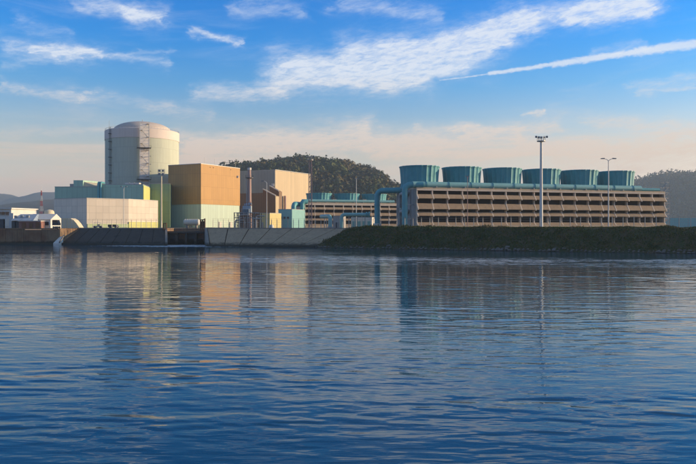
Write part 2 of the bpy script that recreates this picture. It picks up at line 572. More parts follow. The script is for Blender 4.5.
def mat_water():
    m, g, b = mat_new('river water')
    geo = g.new('ShaderNodeNewGeometry')
    pos = geo.outputs['Position']
    x, y, z = g.sep(pos)
    # wind patches: calmer and rougher stretches
    patch = g.noise(g.comb(g.m('MULTIPLY', x, .012), g.m('MULTIPLY', y, .05)), 1.0, 4, .6)
    calm = g.ss(patch, .35, .65)
    w1 = g.noise(g.comb(g.m('MULTIPLY', x, .55), g.m('MULTIPLY', y, 2.0)), 1.0, 2, .5, .35)
    w2 = g.noise(g.comb(g.m('MULTIPLY', x, 2.2), g.m('MULTIPLY', y, 5.0)), 1.0, 1, .5, .25)
    # current from the outfall roughens a band along the far bank
    off = g.m('DIVIDE', g.m('SUBTRACT', g.m('ADD', y, g.m('MULTIPLY', x, .16)), g.m('ADD', 110.0, g.m('MULTIPLY', patch, 20.0))), 13.0)
    race = g.m('MULTIPLY', g.m('EXPONENT', g.m('MULTIPLY', g.m('MULTIPLY', off, off), -1.0)), g.m('MULTIPLY', g.ss(x, -60.0, 5.0), g.ss(patch, .2, .4)))
    h = g.m('ADD', g.m('MULTIPLY', w1, .16), g.m('MULTIPLY', w2, .012))
    bn = g.new('ShaderNodeBump')
    bn.inputs['Distance'].default_value = 1.0
    g.set(bn.inputs['Strength'], g.m('ADD', g.m('MULTIPLY', g.m('MULTIPLY', race, g.ss(g.noise(g.comb(g.m('MULTIPLY', x, .10), g.m('MULTIPLY', y, .55)), 1.0, 4, .6, .3), .46, .58)), .30), g.m('ADD', .075, g.m('MULTIPLY', calm, .12))))
    g.set(bn.inputs['Height'], h)
    # foam below the outfall
    dx = g.m('SUBTRACT', x, -47.0)
    dy = g.m('SUBTRACT', y, 207.0)
    r = g.m('SQRT', g.m('ADD', g.m('MULTIPLY', g.m('MULTIPLY', dx, dx), .55), g.m('MULTIPLY', g.m('MULTIPLY', dy, dy), 2.2)))
    near = g.ss(g.m('MULTIPLY', r, -1.0), -38.0, -5.0)
    fn = g.noise(g.comb(x, g.m('MULTIPLY', y, .55)), .75, 6, .72, .6)
    foam_glint = g.m('MULTIPLY', g.ss(g.m('ADD', fn, g.m('MULTIPLY', near, .30)), .62, .80), near)
    # pale flecks along the rough current line: sky sparkle painted into the colour
    fleck = g.noise(g.comb(g.m('MULTIPLY', x, .55), g.m('MULTIPLY', y, 1.1)), 1.0, 5, .7, .4)
    lane = g.noise(g.comb(g.m('MULTIPLY', x, .03), g.m('MULTIPLY', y, .28)), 1.0, 4, .6, .4)
    foam_glint = g.m('MAXIMUM', foam_glint, g.m('MULTIPLY', g.m('MULTIPLY', g.ss(fleck, .44, .60), g.ss(lane, .38, .56)), g.m('MULTIPLY', race, .9)))
    g.set(b.inputs['Normal'], bn.outputs[0])
    deep = g.noise(g.comb(g.m('MULTIPLY', x, .03), g.m('MULTIPLY', y, .03)), 1.0, 3)
    body = g.mix(deep, (.007, .048, .092), (.011, .060, .105))
    g.set(b.inputs['Base Color'], g.mix(foam_glint, body, (.62, .66, .68)))
    g.set(b.inputs['Roughness'], g.m('ADD', .025, g.m('MULTIPLY', foam_glint, .7)))
    g.set(b.inputs['IOR'], g.m('SUBTRACT', 1.333, g.m('MULTIPLY', foam_glint, .323)))
    b.inputs['Specular IOR Level'].default_value = .5
    return m


# ------------------------------------------------------------------ river
def build_river():
    # denser towards the viewer's shore so that each ripple is real relief
    rows = [7.0]
    while rows[-1] < 262:
        rows.append(rows[-1] * 1.0034 + 0.012)
    ys = np.array(rows)
    nc = 640
    s = np.linspace(-1, 1, nc)
    half = ys * 0.68 + 26.0
    xx = s[None, :] * half[:, None]
    yy = np.repeat(ys[:, None], nc, 1)
    sp = np.maximum(np.gradient(ys)[:, None], (2 * half / nc)[:, None] * 0.35)
    zz = np.zeros_like(xx)
    r = np.random.default_rng(3)
    gust = 0.75 + 0.35 * np.sin(xx * .045 + yy * .11 + 1.0) * np.sin(yy * .07 - xx * .02 + .4) + 0.2 * np.sin(yy * .31 + xx * .05)
    band = np.zeros_like(xx)
    for i in range(14):
        ly, lx = 4.0 * (28.0 / 4.0) ** r.random(), r.uniform(18, 90) * (1 if r.random() < .5 else -1)
        band += np.sin(yy * 6.283 / ly + xx * 6.283 / lx + r.random() * 6.283)
    gust = gust * np.clip(1.0 + .30 * band / 2.6, .25, 2.0)
    for i in range(140):
        lam = 0.26 * (6.0 / 0.26) ** r.random()
        th = r.normal(0, 0.26) + (0.18 if r.random() < .5 else -.12)
        k = 2 * math.pi / lam
        kx, ky = k * math.sin(th), k * math.cos(th)
        slope = 0.0078 * min(1.0, lam / .35) ** .4 * min(1.0, 1.0 / lam) ** .8
        amp = slope / k
        fade = np.clip((lam / (sp * 3.0) - 1.0), 0, 1)
        ph = kx * xx + ky * yy + r.random() * 6.283
        w = np.sin(ph)
        zz += amp * fade * w * gust
    edge = np.clip((np.abs(s)[None, :] - .90) / .09, 0, 1)
    edge = edge * edge * (3 - 2 * edge)
    zz = zz * (1 - edge) - .345 * edge
    # wind against the current: crests lean towards the near shore, fronts steep and backs gentle
    yy = yy - 3.4 * zz * (1 - edge)
    nr = len(ys)
    v = np.stack([xx, yy, zz], -1).reshape(-1, 3)
    a = (np.arange(nr - 1)[:, None] * nc + np.arange(nc - 1)[None, :]).reshape(-1)
    f = np.stack([a, a + 1, a + nc + 1, a + nc], -1)
    big = np.array([(-900, -400, -.35), (900, -400, -.35), (900, 420, -.35), (-900, 420, -.35)], float)
    n0 = len(v)
    v = np.vstack([v, big])
    me = bpy.data.meshes.new('river')
    me.vertices.add(len(v))
    me.vertices.foreach_set('co', v.ravel())
    nf = len(f) + 1
    me.loops.add(nf * 4)
    idx = np.vstack([f, [[n0, n0 + 1, n0 + 2, n0 + 3]]]).astype(np.int32)
    me.loops.foreach_set('vertex_index', idx.ravel())
    me.polygons.add(nf)
    me.polygons.foreach_set('loop_start', np.arange(nf, dtype=np.int32) * 4)
    me.update(calc_edges=True)
    me.polygons.foreach_set('use_smooth', [True] * nf)
    me.materials.append(mat_water())
    o = bpy.data.objects.new('river', me)
    col.objects.link(o)
    tag(o, 'wide rippled blue river in front of the power plant', None, None, 'structure')


build_river()

# ------------------------------------------------------------------ land
T_WALL = [(-230.0, 238.0), (-93.6, 219.4)]
T2 = [(-92.6, 219.4), (-55.5, 206.0)]
C2 = [(-90.0, 227.6), (-58.0, 214.6)]
T3 = [(-40.6, 199.0), (-9.0, 190.6)]
C3 = [(-43.4, 208.6), (3.0, 199.0)]
T4 = [(-9.5, 190.8), (-2.0, 184.6), (20.0, 172.5), (45.5, 160.0), (76.0, 147.0), (130.0, 124.0), (230.0, 82.0)]
C4 = [(1.0, 199.3), (4.5, 193.5), (24.5, 181.0), (49.8, 168.5), (80.0, 155.6), (134.0, 132.6), (234.0, 90.6)]
BACK = 226.0    # rear wall of the intake bay


def build_land():
    crest = [(-230, 238.9), (-93.6, 220.3), (-91.5, 224)] + C2 + [(-58.2, BACK), (-41.6, BACK)] + C3[:1] + [(1.0, 204.6)]
    # behind the levee the yard begins at its inner foot
    crest += [(c[0] + 4.0, c[1] + 9.0) for c in C4]
    vv, ff = [], []
    n = len(crest)
    for i, (x, y) in enumerate(crest):
        vv.append((x, y, GZ))
    for i, (x, y) in enumerate(crest):
        s = (i / (n - 1) - .5) * 2
        vv.append((x * 1.6 + s * 60, 420, GZ))
    for i, (x, y) in enumerate(crest):
        s = (i / (n - 1) - .5) * 2
        vv.append((s * 9000, 9000, GZ))
    for r_ in range(2):
        for i in range(n - 1):
            a = r_ * n + i
            ff.append((a, a + 1, a + n + 1, a + n))
    # wings that carry the yard out to both sides
    k = len(vv)
    vv += [(-9000, 300, GZ), (-9000, 9000, GZ), (9000, 60, GZ), (9000, 9000, GZ)]
    ff += [(k, 0, n, k + 1), (k + 1, n, 2 * n)]
    ff += [(n - 1, k + 2, k + 3, 2 * n - 1), (2 * n - 1, k + 3, 3 * n - 1)]
    m = MB()
    m.add(vv, ff)
    o = m.build('ground', mat_ground())
    tag(o, 'flat plant yard ground behind the river bank', None, None, 'structure')
    # the shore the viewer stands on
    m = MB()
    vv, ff = [], []
    prof = [(8.5, -1.0), (5.0, .9), (1.0, 2.9), (-2.0, 4.3), (-30, 4.6), (-400, 5.0)]
    for j, (y, z) in enumerate(prof):
        for i in range(41):
            x = -800 + i * 40
            vv.append((x, y + (0.0 if j > 3 else 1.2 * mnoise.noise((x * .07, j, 0))), z))
    for j in range(len(prof) - 1):
        for i in range(40):
            a = j * 41 + i
            ff.append((a, a + 41, a + 42, a + 1))
    m.add(vv, [f[::-1] for f in ff])
    tag(m.build('riverbank', mat_bank()), 'earth bank on the viewer side of the river', None, None, 'structure')


build_land()


def lerp(a, b, t):
    return tuple(p + (q - p) * t for p, q in zip(a, b))


def slab_bank(name, toe, crest, n, label, mat, backing, toe_h):
    """a revetment of separate cast slabs with open joints, on a recessed bed, with a toe beam"""
    org = ((toe[0][0] + toe[1][0]) / 2, (toe[0][1] + toe[1][1]) / 2, 0)
    t = thing(name, org, label, 'embankment')
    bed = MB()
    z0 = -1.0

    def pt(s, u, lift=0.0):
        p = lerp(lerp(toe[0], toe[1], s), lerp(crest[0], crest[1], s), u)
        return (p[0], p[1], toe_h + (GZ - toe_h) * u + lift)
    a, b_, c, d = pt(0, 0, -.2), pt(1, 0, -.2), pt(1, 1, -.2), pt(0, 1, -.2)
    q = [(p[0], p[1], z0) for p in (a, b_, c, d)]
    bed.add([a, b_, c, d] + q, [(0, 1, 2, 3), (4, 5, 1, 0), (5, 6, 2, 1), (6, 7, 3, 2), (7, 4, 0, 3)])
    bed.build('bed', backing, t)
    gap = .12
    L = (Vector(toe[1]) - Vector(toe[0])).length
    for i in range(n):
        s0, s1 = i / n + gap / L, (i + 1) / n - gap / L
        for u0, u1 in ((0.0, .995),):
            l = random.uniform(-.03, .03)
            top = [pt(s0, u0, l), pt(s1, u0, l), pt(s1, u1, l), pt(s0, u1, l)]
            bot = [(p[0], p[1], p[2] - .22) for p in top]
            mb = MB().add(top + bot, [(0, 1, 2, 3), (5, 4, 7, 6), (4, 5, 1, 0), (5, 6, 2, 1), (6, 7, 3, 2), (7, 4, 0, 3)])
            mb.build('slab', mat, t)
    A, B = Vector(toe[0] + (0,)), Vector(toe[1] + (0,))
    dd = (B - A).normalized()
    nn = Vector((-dd.y, dd.x, 0))
    poly = [A - nn * .7, B - nn * .7, B + nn * .35, A + nn * .35]
    MB().prism([(p.x, p.y) for p in poly], -1.0, toe_h + .02).build('toe_beam', M['kerb'], t)
    return t


bank2 = slab_bank('slab_embankment', T2, C2, 8, 'dark slab river embankment between quay wall and intake bay', M['slabdark'], M['inner'], .55)
bank3 = slab_bank('slab_embankment', T3, C3, 7, 'pale concrete slab embankment running from intake bay to grassy levee', M['slab'], M['inner'], .5)
# coping along the crest and sloping end walls of the bays
for bank, C in ((bank2, C2), (bank3, C3)):
    A, B = Vector(C[0] + (GZ,)), Vector(C[1] + (GZ,))
    d = (B - A).normalized()
    n_ = Vector((-d.y, d.x, 0)) * .35
    MB().bar(A + n_, B + n_, .7, .5).build('coping', M['kerb'], bank)


def end_wall(parent, toe, crest, mat, side):
    a, b = Vector(toe + (.6,)), Vector(crest + (GZ + .12,))
    d = Vector((side, 0, 0))
    w = .7
    vv = [a, a + d * w, b + d * w, b]
    vv = [p + Vector((0, 0, .12)) for p in vv] + [Vector((p.x, p.y, -1.0)) for p in vv]
    f = [(0, 1, 2, 3), (4, 5, 1, 0), (5, 6, 2, 1), (6, 7, 3, 2), (7, 4, 0, 3)]
    if side < 0:
        f = [q[::-1] for q in f]
    MB().add(vv, f).build('end_wall', mat, parent)


end_wall(bank2, (T2[1][0] + .02, T2[1][1] - .5), (C2[1][0] + .02, C2[1][1]), M['kerb'], 1)
end_wall(bank3, (T3[0][0] - .02, T3[0][1] - .5), (C3[0][0] - .02, C3[0][1]), M['kerb'], -1)
end_wall(bank2, (T2[0][0], T2[0][1] - .3), C2[0], M['quay'], -1)

# quay wall on the upstream side
qw = thing('quay_wall', (-140, 226, 0), 'rust stained brown quay wall below the warehouse yard', 'wall')
a, b = Vector(T_WALL[0]), Vector(T_WALL[1])
d = (b - a).normalized()
n_ = Vector((-d.y, d.x))
L = (b - a).length
npan = 22
for i in range(npan):
    s0, s1 = L * i / npan + .04, L * (i + 1) / npan - .04
    off = random.uniform(-.06, .06)
    p = [a + d * s0 + n_ * off, a + d * s1 + n_ * off, a + d * s1 + n_ * .9, a + d * s0 + n_ * .9]
    MB().prism([tuple(q) for q in p], -1.0, GZ - .35 + random.uniform(-.08, .08)).build('wall_panel', M['quay'], qw)
p = [a - n_ * .25, b - n_ * .25, b + n_ * 1.3, a + n_ * 1.3]
MB().prism([tuple(q) for q in p], GZ - .27, GZ + .12).build('coping', M['quay'], qw)
p = [a - n_ * .6, b - n_ * .6, b + n_ * .3, a + n_ * .3]
MB().prism([tuple(q) for q in p], -1.0, .45).build('toe_beam', M['kerb'], qw)
MB().prism([(-94.4, 219.9), (-93.5, 219.6), (-90.2, 227.9), (-91.2, 228.2)], -1.0, GZ + .02).build('return_wall', M['quay'], qw)
# the small outfall chute where the wall ends
ch = thing('outfall_chute', (-93.2, 219, 0), 'small pale concrete outfall chute at the end of quay wall', 'chute')
MB().add([(-94.6, 217.2, .5), (-92.6, 217.2, .5), (-92.4, 219.6, 2.6), (-93.4, 219.6, 2.6), (-94.6, 217.2, -.8), (-92.6, 217.2, -.8), (-92.4, 219.6, -.8), (-93.4, 219.6, -.8)],
         [(0, 1, 2, 3), (4, 5, 1, 0), (5, 6, 2, 1), (7, 4, 0, 3), (6, 7, 3, 2)]).build('apron', M['white'], ch)
MB().bar((-92.5, 217.0, .7), (-92.2, 219.8, 3.0), .3).build('side_wall', M['kerb'], ch)


# ---- grassy levee, its grass and the stones at its foot
def build_levee():
    def curve(P, n):
        pts = [Vector(p) for p in P]
        ln = [0]
        for i in range(len(pts) - 1):
            ln.append(ln[-1] + (pts[i + 1] - pts[i]).length)
        out = []
        for k in range(n):
            s = ln[-1] * k / (n - 1)
            for i in range(len(pts) - 1):
                if s <= ln[i + 1] + 1e-6:
                    out.append(pts[i].lerp(pts[i + 1], (s - ln[i]) / (ln[i + 1] - ln[i])))
                    break
        return out
    n = 260
    t, c = curve(T4, n), curve(C4, n)
    prof = [(-.06, -.8), (0.0, .15), (.12, .9), (.3, 1.9), (.5, 3.0), (.72, 4.25), (.9, 5.2), (1.0, 5.55), (1.12, 5.68), (1.5, 5.66), (1.9, 5.25), (2.2, 5.0)]
    vv, ff = [], []
    m = len(prof)
    for i in range(n):
        for (u, z) in prof:
            p = t[i].lerp(c[i], u)
            k = .45 * mnoise.noise((p.x * .18, p.y * .18, 2.0)) + .25 * mnoise.noise((p.x * .6, p.y * .6, 5.0))
            e = 1.0 if .05 < u < .95 else .25
            vv.append((p.x, p.y, z + k * e))
    for i in range(n - 1):
        for j in range(m - 1):
            a = i * m + j
            ff.append((a, a + m, a + m + 1, a + 1))
    o = MB().add(vv, ff).build('levee', mat_bank(), None, True)
    tag(o, 'long grassy levee in front of the cooling tower', None, None, 'structure')
    # grass tufts
    V, F, T = [], [], []
    for k in range(26000):
        i = int(rng.integers(0, int(n * .60)))
        u = rng.random() ** .9 * 1.35 + .03
        f = rng.random()
        p = t[i].lerp(t[i + 1], f).lerp(c[i].lerp(c[i + 1], f), u)
        z = np.interp(u, [q[0] for q in prof], [q[1] for q in prof])
        z += .45 * mnoise.noise((p.x * .18, p.y * .18, 2.0)) * .9 - .05
        pn = mnoise.noise((p.x * .22, p.y * .22, 9.0)) + .5 * mnoise.noise((p.x * .9, p.y * .9, 4.0))
        dry = .5 + .8 * pn + rng.normal(0, .25)
        lo = np.array((.038, .070, .008)) if dry < .5 else (np.array((.085, .095, .016)) if dry < .9 else np.array((.15, .11, .045)))
        lo = lo * rng.uniform(.6, 1.4)
        hgt = rng.uniform(.16, .42) * (1.0 + 2.2 * max(0, pn - .25)) * (.8 if u > 1 else 1)
        for b_ in range(3):
            a = rng.random() * 6.283
            w = rng.uniform(.05, .14)
            lx, ly = rng.normal(0, .12), rng.normal(0, .12)
            o_ = len(V)
            V += [(p.x + math.cos(a) * w, p.y + math.sin(a) * w, z), (p.x - math.cos(a) * w, p.y - math.sin(a) * w, z), (p.x + lx, p.y + ly, z + hgt)]
            F.append((o_, o_ + 1, o_ + 2))
            T += [tuple(lo) + (1,)] * 3
    # weedy clumps that break up the slope and its skyline
    for k in range(70):
        i = int(rng.integers(2, int(n * .58)))
        u0 = rng.choice([rng.uniform(.15, .9), rng.uniform(.95, 1.15)])
        tone = np.array([(.030, .055, .010), (.06, .075, .016), (.10, .085, .03)][int(rng.integers(0, 3))])
        sp_ = rng.uniform(.4, 1.3)
        for b_ in range(int(60 * sp_)):
            j = int(np.clip(i + rng.normal(0, .6 * sp_), 0, n - 2))
            u = u0 + rng.normal(0, .04 * sp_)
            p = t[j].lerp(c[j], u)
            p = p + Vector((rng.normal(0, .4 * sp_), rng.normal(0, .2)))
            z = np.interp(u, [q[0] for q in prof], [q[1] for q in prof]) + .4 * mnoise.noise((p.x * .18, p.y * .18, 2.0)) + rng.uniform(-.1, .35 * sp_)
            a = rng.random() * 6.283
            w, hgt = rng.uniform(.08, .2), rng.uniform(.2, .6) * sp_
            o_ = len(V)
            V += [(p.x + math.cos(a) * w, p.y + math.sin(a) * w, z), (p.x - math.cos(a) * w, p.y - math.sin(a) * w, z + rng.uniform(-.1, .1)), (p.x + rng.normal(0, .2), p.y + rng.normal(0, .2), z + hgt)]
            F.append((o_, o_ + 1, o_ + 2))
            T += [tuple(tone * rng.uniform(.7, 1.4)) + (1,)] * 3
    me = bpy.data.meshes.new('grass')
    me.from_pydata(V, [], F)
    ca = me.color_attributes.new('tone', 'FLOAT_COLOR', 'POINT')
    ca.data.foreach_set('color', np.array(T, dtype=np.float32).ravel())
    me.materials.append(mat_attr('grass blades'))
    o = bpy.data.objects.new('grass', me)
    col.objects.link(o)
    tag(o, 'rough dark green grass with dry patches covering the levee', 'grass', None, 'stuff')
    # stones
    mb = MB()
    for k in range(620):
        i = int(rng.integers(1, int(n * .58)))
        u = rng.normal(.015, .035)
        p = t[i].lerp(c[i], u)
        s = rng.uniform(.12, .5) * (1.25 if mnoise.noise((p.x * .15, p.y * .15, 0)) > .1 else .8)
        sx, sy, sz = s * rng.uniform(.7, 1.5), s * rng.uniform(.6, 1.1), s * rng.uniform(.45, .8)
        zz = .12 + max(0, u) * 7
        ro = rng.random() * 3.14
        pr = []
        for (x_, y_, z_) in ((1, 0, 0), (.6, .8, .1), (-.3, .9, 0), (-1, .1, .05), (-.5, -.8, 0), (.5, -.9, .1), (.5, .2, .8), (-.4, .35, .9), (-.2, -.45, .75), (0, 0, -.8)):
            j = rng.uniform(.8, 1.2)
            x2, y2 = x_ * sx * j, y_ * sy * j
            pr.append((p.x + x2 * math.cos(ro) - y2 * math.sin(ro), p.y + x2 * math.sin(ro) + y2 * math.cos(ro), zz + z_ * sz))
        mb.add(pr, [(0, 1, 6), (1, 2, 7), (1, 7, 6), (2, 3, 7), (3, 8, 7), (3, 4, 8), (4, 5, 8), (5, 0, 6), (5, 6, 8), (6, 7, 8),
                    (1, 0, 9), (2, 1, 9), (3, 2, 9), (4, 3, 9), (5, 4, 9), (0, 5, 9)])
    o = mb.build('stones', M['stone'])
    tag(o, 'pale broken stones along the waterline of the levee', 'stones', None, 'stuff')


build_levee()


# ------------------------------------------------------------------ hills and woods
def hill(name, pts, Yr, depth, mat, label, rough=6.0, front=1.0, seed=0.0, nx=160, ny=40):
    """pts: (px, py) of the ridge seen at distance Yr"""
    xs = [X(p[0], Yr) for p in pts]
    zs = [Z(p[1], Yr) for p in pts]
    vv, ff = [], []
    x0, x1 = xs[0], xs[-1]

    def height(x, y):
        zr = float(np.interp(x, xs, zs))
        s = (y - Yr) / depth
        w = math.cos(min(1, abs(s)) * math.pi / 2) ** 1.5
        e = min(1, max(0, (x - x0) / (depth * .4)), max(0, (x1 - x) / (depth * .4)))
        e = e * e * (3 - 2 * e)
        k = rough * mnoise.fractal((x / depth * 3.0, y / depth * 3.0, seed), .9, 2.1, 5)
        return GZ - 1.5 + (zr - GZ + k * (w ** .5)) * w * e
    for j in range(ny + 1):
        y = Yr - depth + 2 * depth * j / ny
        for i in range(nx + 1):
            x = x0 + (x1 - x0) * i / nx
            vv.append((x, y, height(x, y)))
    for j in range(ny):
        for i in range(nx):
            a = j * (nx + 1) + i
            ff.append((a, a + 1, a + nx + 2, a + nx + 1))
    o = MB().add(vv, ff).build(name, mat, None, True)
    tag(o, label, None, None, 'structure')
    return height


def forest(name, label, height, xr, yr, count, size, tones, leaves, seed):
    r = np.random.default_rng(seed)
    V, F, T = [], [], []
    for k in range(count):
        x, y = r.uniform(*xr), r.uniform(*yr)
        zb = height(x, y)
        if zb < GZ + .5:
            continue
        s = size * r.uniform(.5, 1.5)
        hh = s * r.uniform(1.0, 1.6)
        ti = int(np.clip((mnoise.noise((x * .012, y * .012, seed)) * .9 + .5 + r.normal(0, .16)) * len(tones), 0, len(tones) - 1))
        tone = np.array(tones[ti]) * r.uniform(.75, 1.3)
        q = r.normal(size=(leaves, 3))
        q /= np.linalg.norm(q, axis=1)[:, None]
        rad = r.uniform(.45, 1.0, (leaves, 1)) ** .5
        lump = 1 + .25 * np.sin(q[:, :1] * 5 + k) * np.cos(q[:, 1:2] * 4 + k * 2)
        c = q * rad * lump * np.array((s * .5, s * .5, hh * .5)) + np.array((x, y, zb + hh * .55))
        nq = q + r.normal(size=(leaves, 3)) * .4
        nq /= np.linalg.norm(nq, axis=1)[:, None]
        u = np.cross(nq, r.normal(size=(leaves, 3)))
        u *= s * .20 / (np.linalg.norm(u, axis=1)[:, None] + 1e-6)
        w = np.cross(nq, u) * 1.1
        V.append(np.stack([c - u, c + u * .6 - w * .3, c + w], 1).reshape(-1, 3))
        tt = tone[None, :] * r.uniform(.85, 1.15, (leaves, 1))
        T.append(np.repeat(np.concatenate([tt, np.ones((leaves, 1))], 1), 3, 0))
    V = np.concatenate(V)
    T = np.concatenate(T)
    F = np.arange(len(V)).reshape(-1, 3).tolist()
    V = V.tolist()
    me = bpy.data.meshes.new(name)
    me.from_pydata(V, [], F)
    ca = me.color_attributes.new('tone', 'FLOAT_COLOR', 'POINT')
    ca.data.foreach_set('color', np.array(T, dtype=np.float32).ravel())
    me.materials.append(LEAF)
    o = bpy.data.objects.new(name, me)
    col.objects.link(o)
    tag(o, label, 'forest', None, 'stuff')


LEAF = mat_attr('autumn foliage', .8)
mh = mat_hill('wooded hillside', (.030, .034, .016), (.055, .042, .022), .02)
h1 = hill('hill', [(60, 216), (150, 200), (200, 186), (236, 175), (246, 173), (262, 173), (270, 169.5), (290, 167.5), (310, 168.5), (330, 170), (350, 172.5), (368, 177), (382, 183), (395, 187), (412, 196), (460, 213)],
          950, 320, mh, 'wooded hill behind the plant', 6, seed=1.0)
forest('forest', 'dark autumn wood covering the hill behind the shorter cooling tower', h1, (X(225, 950), X(440, 950)), (660, 1000), 3600, 8.5,
       [(.055, .075, .020), (.080, .088, .024), (.040, .055, .020), (.10, .075, .028), (.085, .085, .028), (.06, .05, .026)], 60, 4)
h2 = hill('hill', [(560, 205), (600, 188), (625, 181), (640, 178.5), (660, 180), (680, 181), (700, 183), (730, 188), (780, 184), (850, 196), (950, 212)],
          1900, 700, mh, 'hazy wooded ridge beyond the cooling tower', 12, seed=5.0)
forest('forest', 'hazy brown wood on the ridge beyond the cooling tower', h2, (X(600, 1900), X(790, 1900)), (1430, 1960), 3600, 13.0,
       [(.06, .052, .03), (.075, .055, .035), (.05, .055, .025), (.09, .065, .04)], 18, 8)
hill('hill', [(-120, 214), (-30, 213), (8, 211), (22, 206), (35, 202.5), (48, 200.5), (60, 199.5), (90, 201), (130, 206), (190, 215)], 2300, 700, mh,
     'low dark hill behind the warehouses', 14, seed=9.0)
hill('hill', [(-260, 196), (-160, 186), (-80, 190), (-30, 194), (0, 194.5), (12, 197), (22, 198.5), (34, 196.5), (48, 193.8), (60, 193), (80, 192), (120, 196), (200, 205), (300, 212)], 3700, 900, mh,
     'pale blue mountain ridge on the horizon', 22, seed=14.0)
hill('hill', [(380, 215), (470, 204), (560, 200), (660, 202), (760, 196), (860, 200), (1000, 214)], 3300, 800, mh, 'pale blue ridge behind the brown wood', 18, seed=19.0)


# ------------------------------------------------------------------ reactor building
def build_reactor():
    Y = 378.0
    cx, cy = X(142.5, Y), Y
    r = 35.4 / FOC * Y
    zr, zb, zt = Z(130.2, Y - r), Z(139.3, Y - r), Z(121.5, Y)
    zr, zb = 58.0, 53.2
    t = thing('reactor_building', (cx, cy, GZ), 'tall domed cylindrical reactor building with pale green shell and cream top band', 'reactor')
    MB().lathe((cx, cy), [(r, GZ - .5), (r, zb)], 128).build('shell', M['shell'], t, True)
    MB().lathe((cx, cy), [(r + .22, zb - .1), (r + .22, zr), (r - .4, zr + .35), (r * .80, zr + .9)], 128).build('upper_band', M['band'], t, True)
    prof = []
    for i in range(13):
        a = i / 12 * math.pi / 2
        prof.append((max(.05, r * .79 * math.cos(a)), zr + .6 + 5.4 * math.sin(a) ** 1.0))
    dome = MB().lathe((cx, cy), prof, 96).build('dome', M['dome'], t, True)
    MB().tube([(cx, cy, zr + 5.8), (cx, cy, zr + 7.4)], .15, 8).build('vent', M['steelgrey'], dome)
    rail = MB()
    for k in range(72):
        a = 2 * math.pi * k / 72
        a2 = 2 * math.pi * (k + 1) / 72
        p, q = (cx + (r - .1) * math.cos(a), cy + (r - .1) * math.sin(a)), (cx + (r - .1) * math.cos(a2), cy + (r - .1) * math.sin(a2))
        rail.bar(p + (zr,), p + (zr + 1.2,), .07)
        rail.bar(p + (zr + 1.2,), q + (zr + 1.2,), .06)
    rail.build('railing', M['steelgrey'], t)
    # stair tower standing against the shell
    ang = math.atan2(-1, .10)
    fx, fy = X(144.4, Y - r - 2.0), Y - r - 1.9
    st = MB()
    w, dp, z0, z1 = 4.6, 2.6, 22.0, 60.6
    for a in (-1, 1):
        for b_ in (-1, 1):
            st.box((fx + a * w / 2, fy + b_ * dp / 2, (z0 + z1) / 2), (.28, .28, z1 - z0))
    for z in np.arange(z0, z1, 1.72):
        for b_ in (-1, 1):
            st.bar((fx - w / 2, fy + b_ * dp / 2, z), (fx + w / 2, fy + b_ * dp / 2, z), .2)
        for a in (-1, 1):
            st.bar((fx + a * w / 2, fy - dp / 2, z), (fx + a * w / 2, fy + dp / 2, z), .14)
    stair = st.build('stair_tower', M['steelwhite'], t, org=(fx, fy, 0))
    stair.rotation_euler.z = R(22)
    z = z0
    k = 0
    while z + 3.44 < z1:
        m = MB()
        sx = 1 if k % 2 == 0 else -1
        m.bar((fx - sx * (w / 2 - .9), fy - .5, z), (fx + sx * (w / 2 - .9), fy - .5, z + 3.44), 1.0, .22)
        m.build('flight', M['steelwhite'], stair)
        m = MB()
        m.box((fx + sx * (w / 2 - .6), fy, z + 3.4), (1.3, dp, .14))
        m.build('landing', M['steelgrey'], stair)
        m = MB()
        m.box((fx, fy + dp / 2 - .08, z + 1.72), (w - .3, .05, 3.3))
        m.build('screen', M['mesh'], stair)
        z += 3.44
        k += 1
    for zp in (Z(148, fy), Z(179.5, fy)):
        m = MB()
        m.box((fx - .3, fy - .2, zp), (w + 2.4, dp + 1.6, .35))
        for a in (-1, 1):
            m.bar((fx - .3 + a * (w + 2.3) / 2, fy - dp / 2 - .9, zp), (fx - .3 + a * (w + 2.3) / 2, fy - dp / 2 - .9, zp + 1.2), .1)
        m.bar((fx - .3 - (w + 2.3) / 2, fy - dp / 2 - .9, zp + 1.2), (fx - .3 + (w + 2.3) / 2, fy - dp / 2 - .9, zp + 1.2), .1)
        m.build('platform', M['steeldark'], stair)
    for py in (156, 164, 171):
        zp = Z(py, fy)
        MB().box((fx + w / 2 + .5, fy, zp), (1.0, 1.4, .3)).build('bracket', M['steelgrey'], stair)
    # caged ladder and cable run on the shaded side
    a0 = math.radians(-90 - 38)
    lx, ly = cx + (r + .5) * math.cos(a0), cy + (r + .5) * math.sin(a0)
    m = MB()
    m.box((lx - .35, ly, 40), (.14, .14, 38))
    m.box((lx + .35, ly, 40), (.14, .14, 38))
    for z in np.arange(22, 59, .9):
        m.bar((lx - .35, ly, z), (lx + .35, ly, z), .08)
    for z in np.arange(26, 59, 4.2):
        m.box((lx, ly - .3, z), (1.5, 1.2, .28))
    m.build('ladder', M['steeldark'], t)
    MB().tube([(lx - .6, ly + .3, 20), (lx - .6, ly + .3, 62.5)], [.12, .06], 8).build('antenna', M['steelgrey'], t)


build_reactor()


# ------------------------------------------------------------------ plant buildings
def roof_kit(parent, poly, z, items):
    """items: (sx, sy, w, d, h) small roof units in the polygon's bounds"""
    xs, ys = [p[0] for p in poly], [p[1] for p in poly]
    for u, v_, w, d, h in items:
        x = min(xs) + u * (max(xs) - min(xs))
        y = min(ys) + v_ * (max(ys) - min(ys))
        MB().box((x, y, z + h / 2), (w, d, h)).build('roof_unit', M['steelgrey'], parent)


def inset_roof(poly, z, parent, up=.35):
    cx_ = sum(p[0] for p in poly) / len(poly)
    cy_ = sum(p[1] for p in poly) / len(poly)
    q = [(cx_ + (p[0] - cx_) * 1.006, cy_ + (p[1] - cy_) * 1.006) for p in poly]
    MB().prism(q, z, z + up).build('parapet', M['steelgrey'], parent)


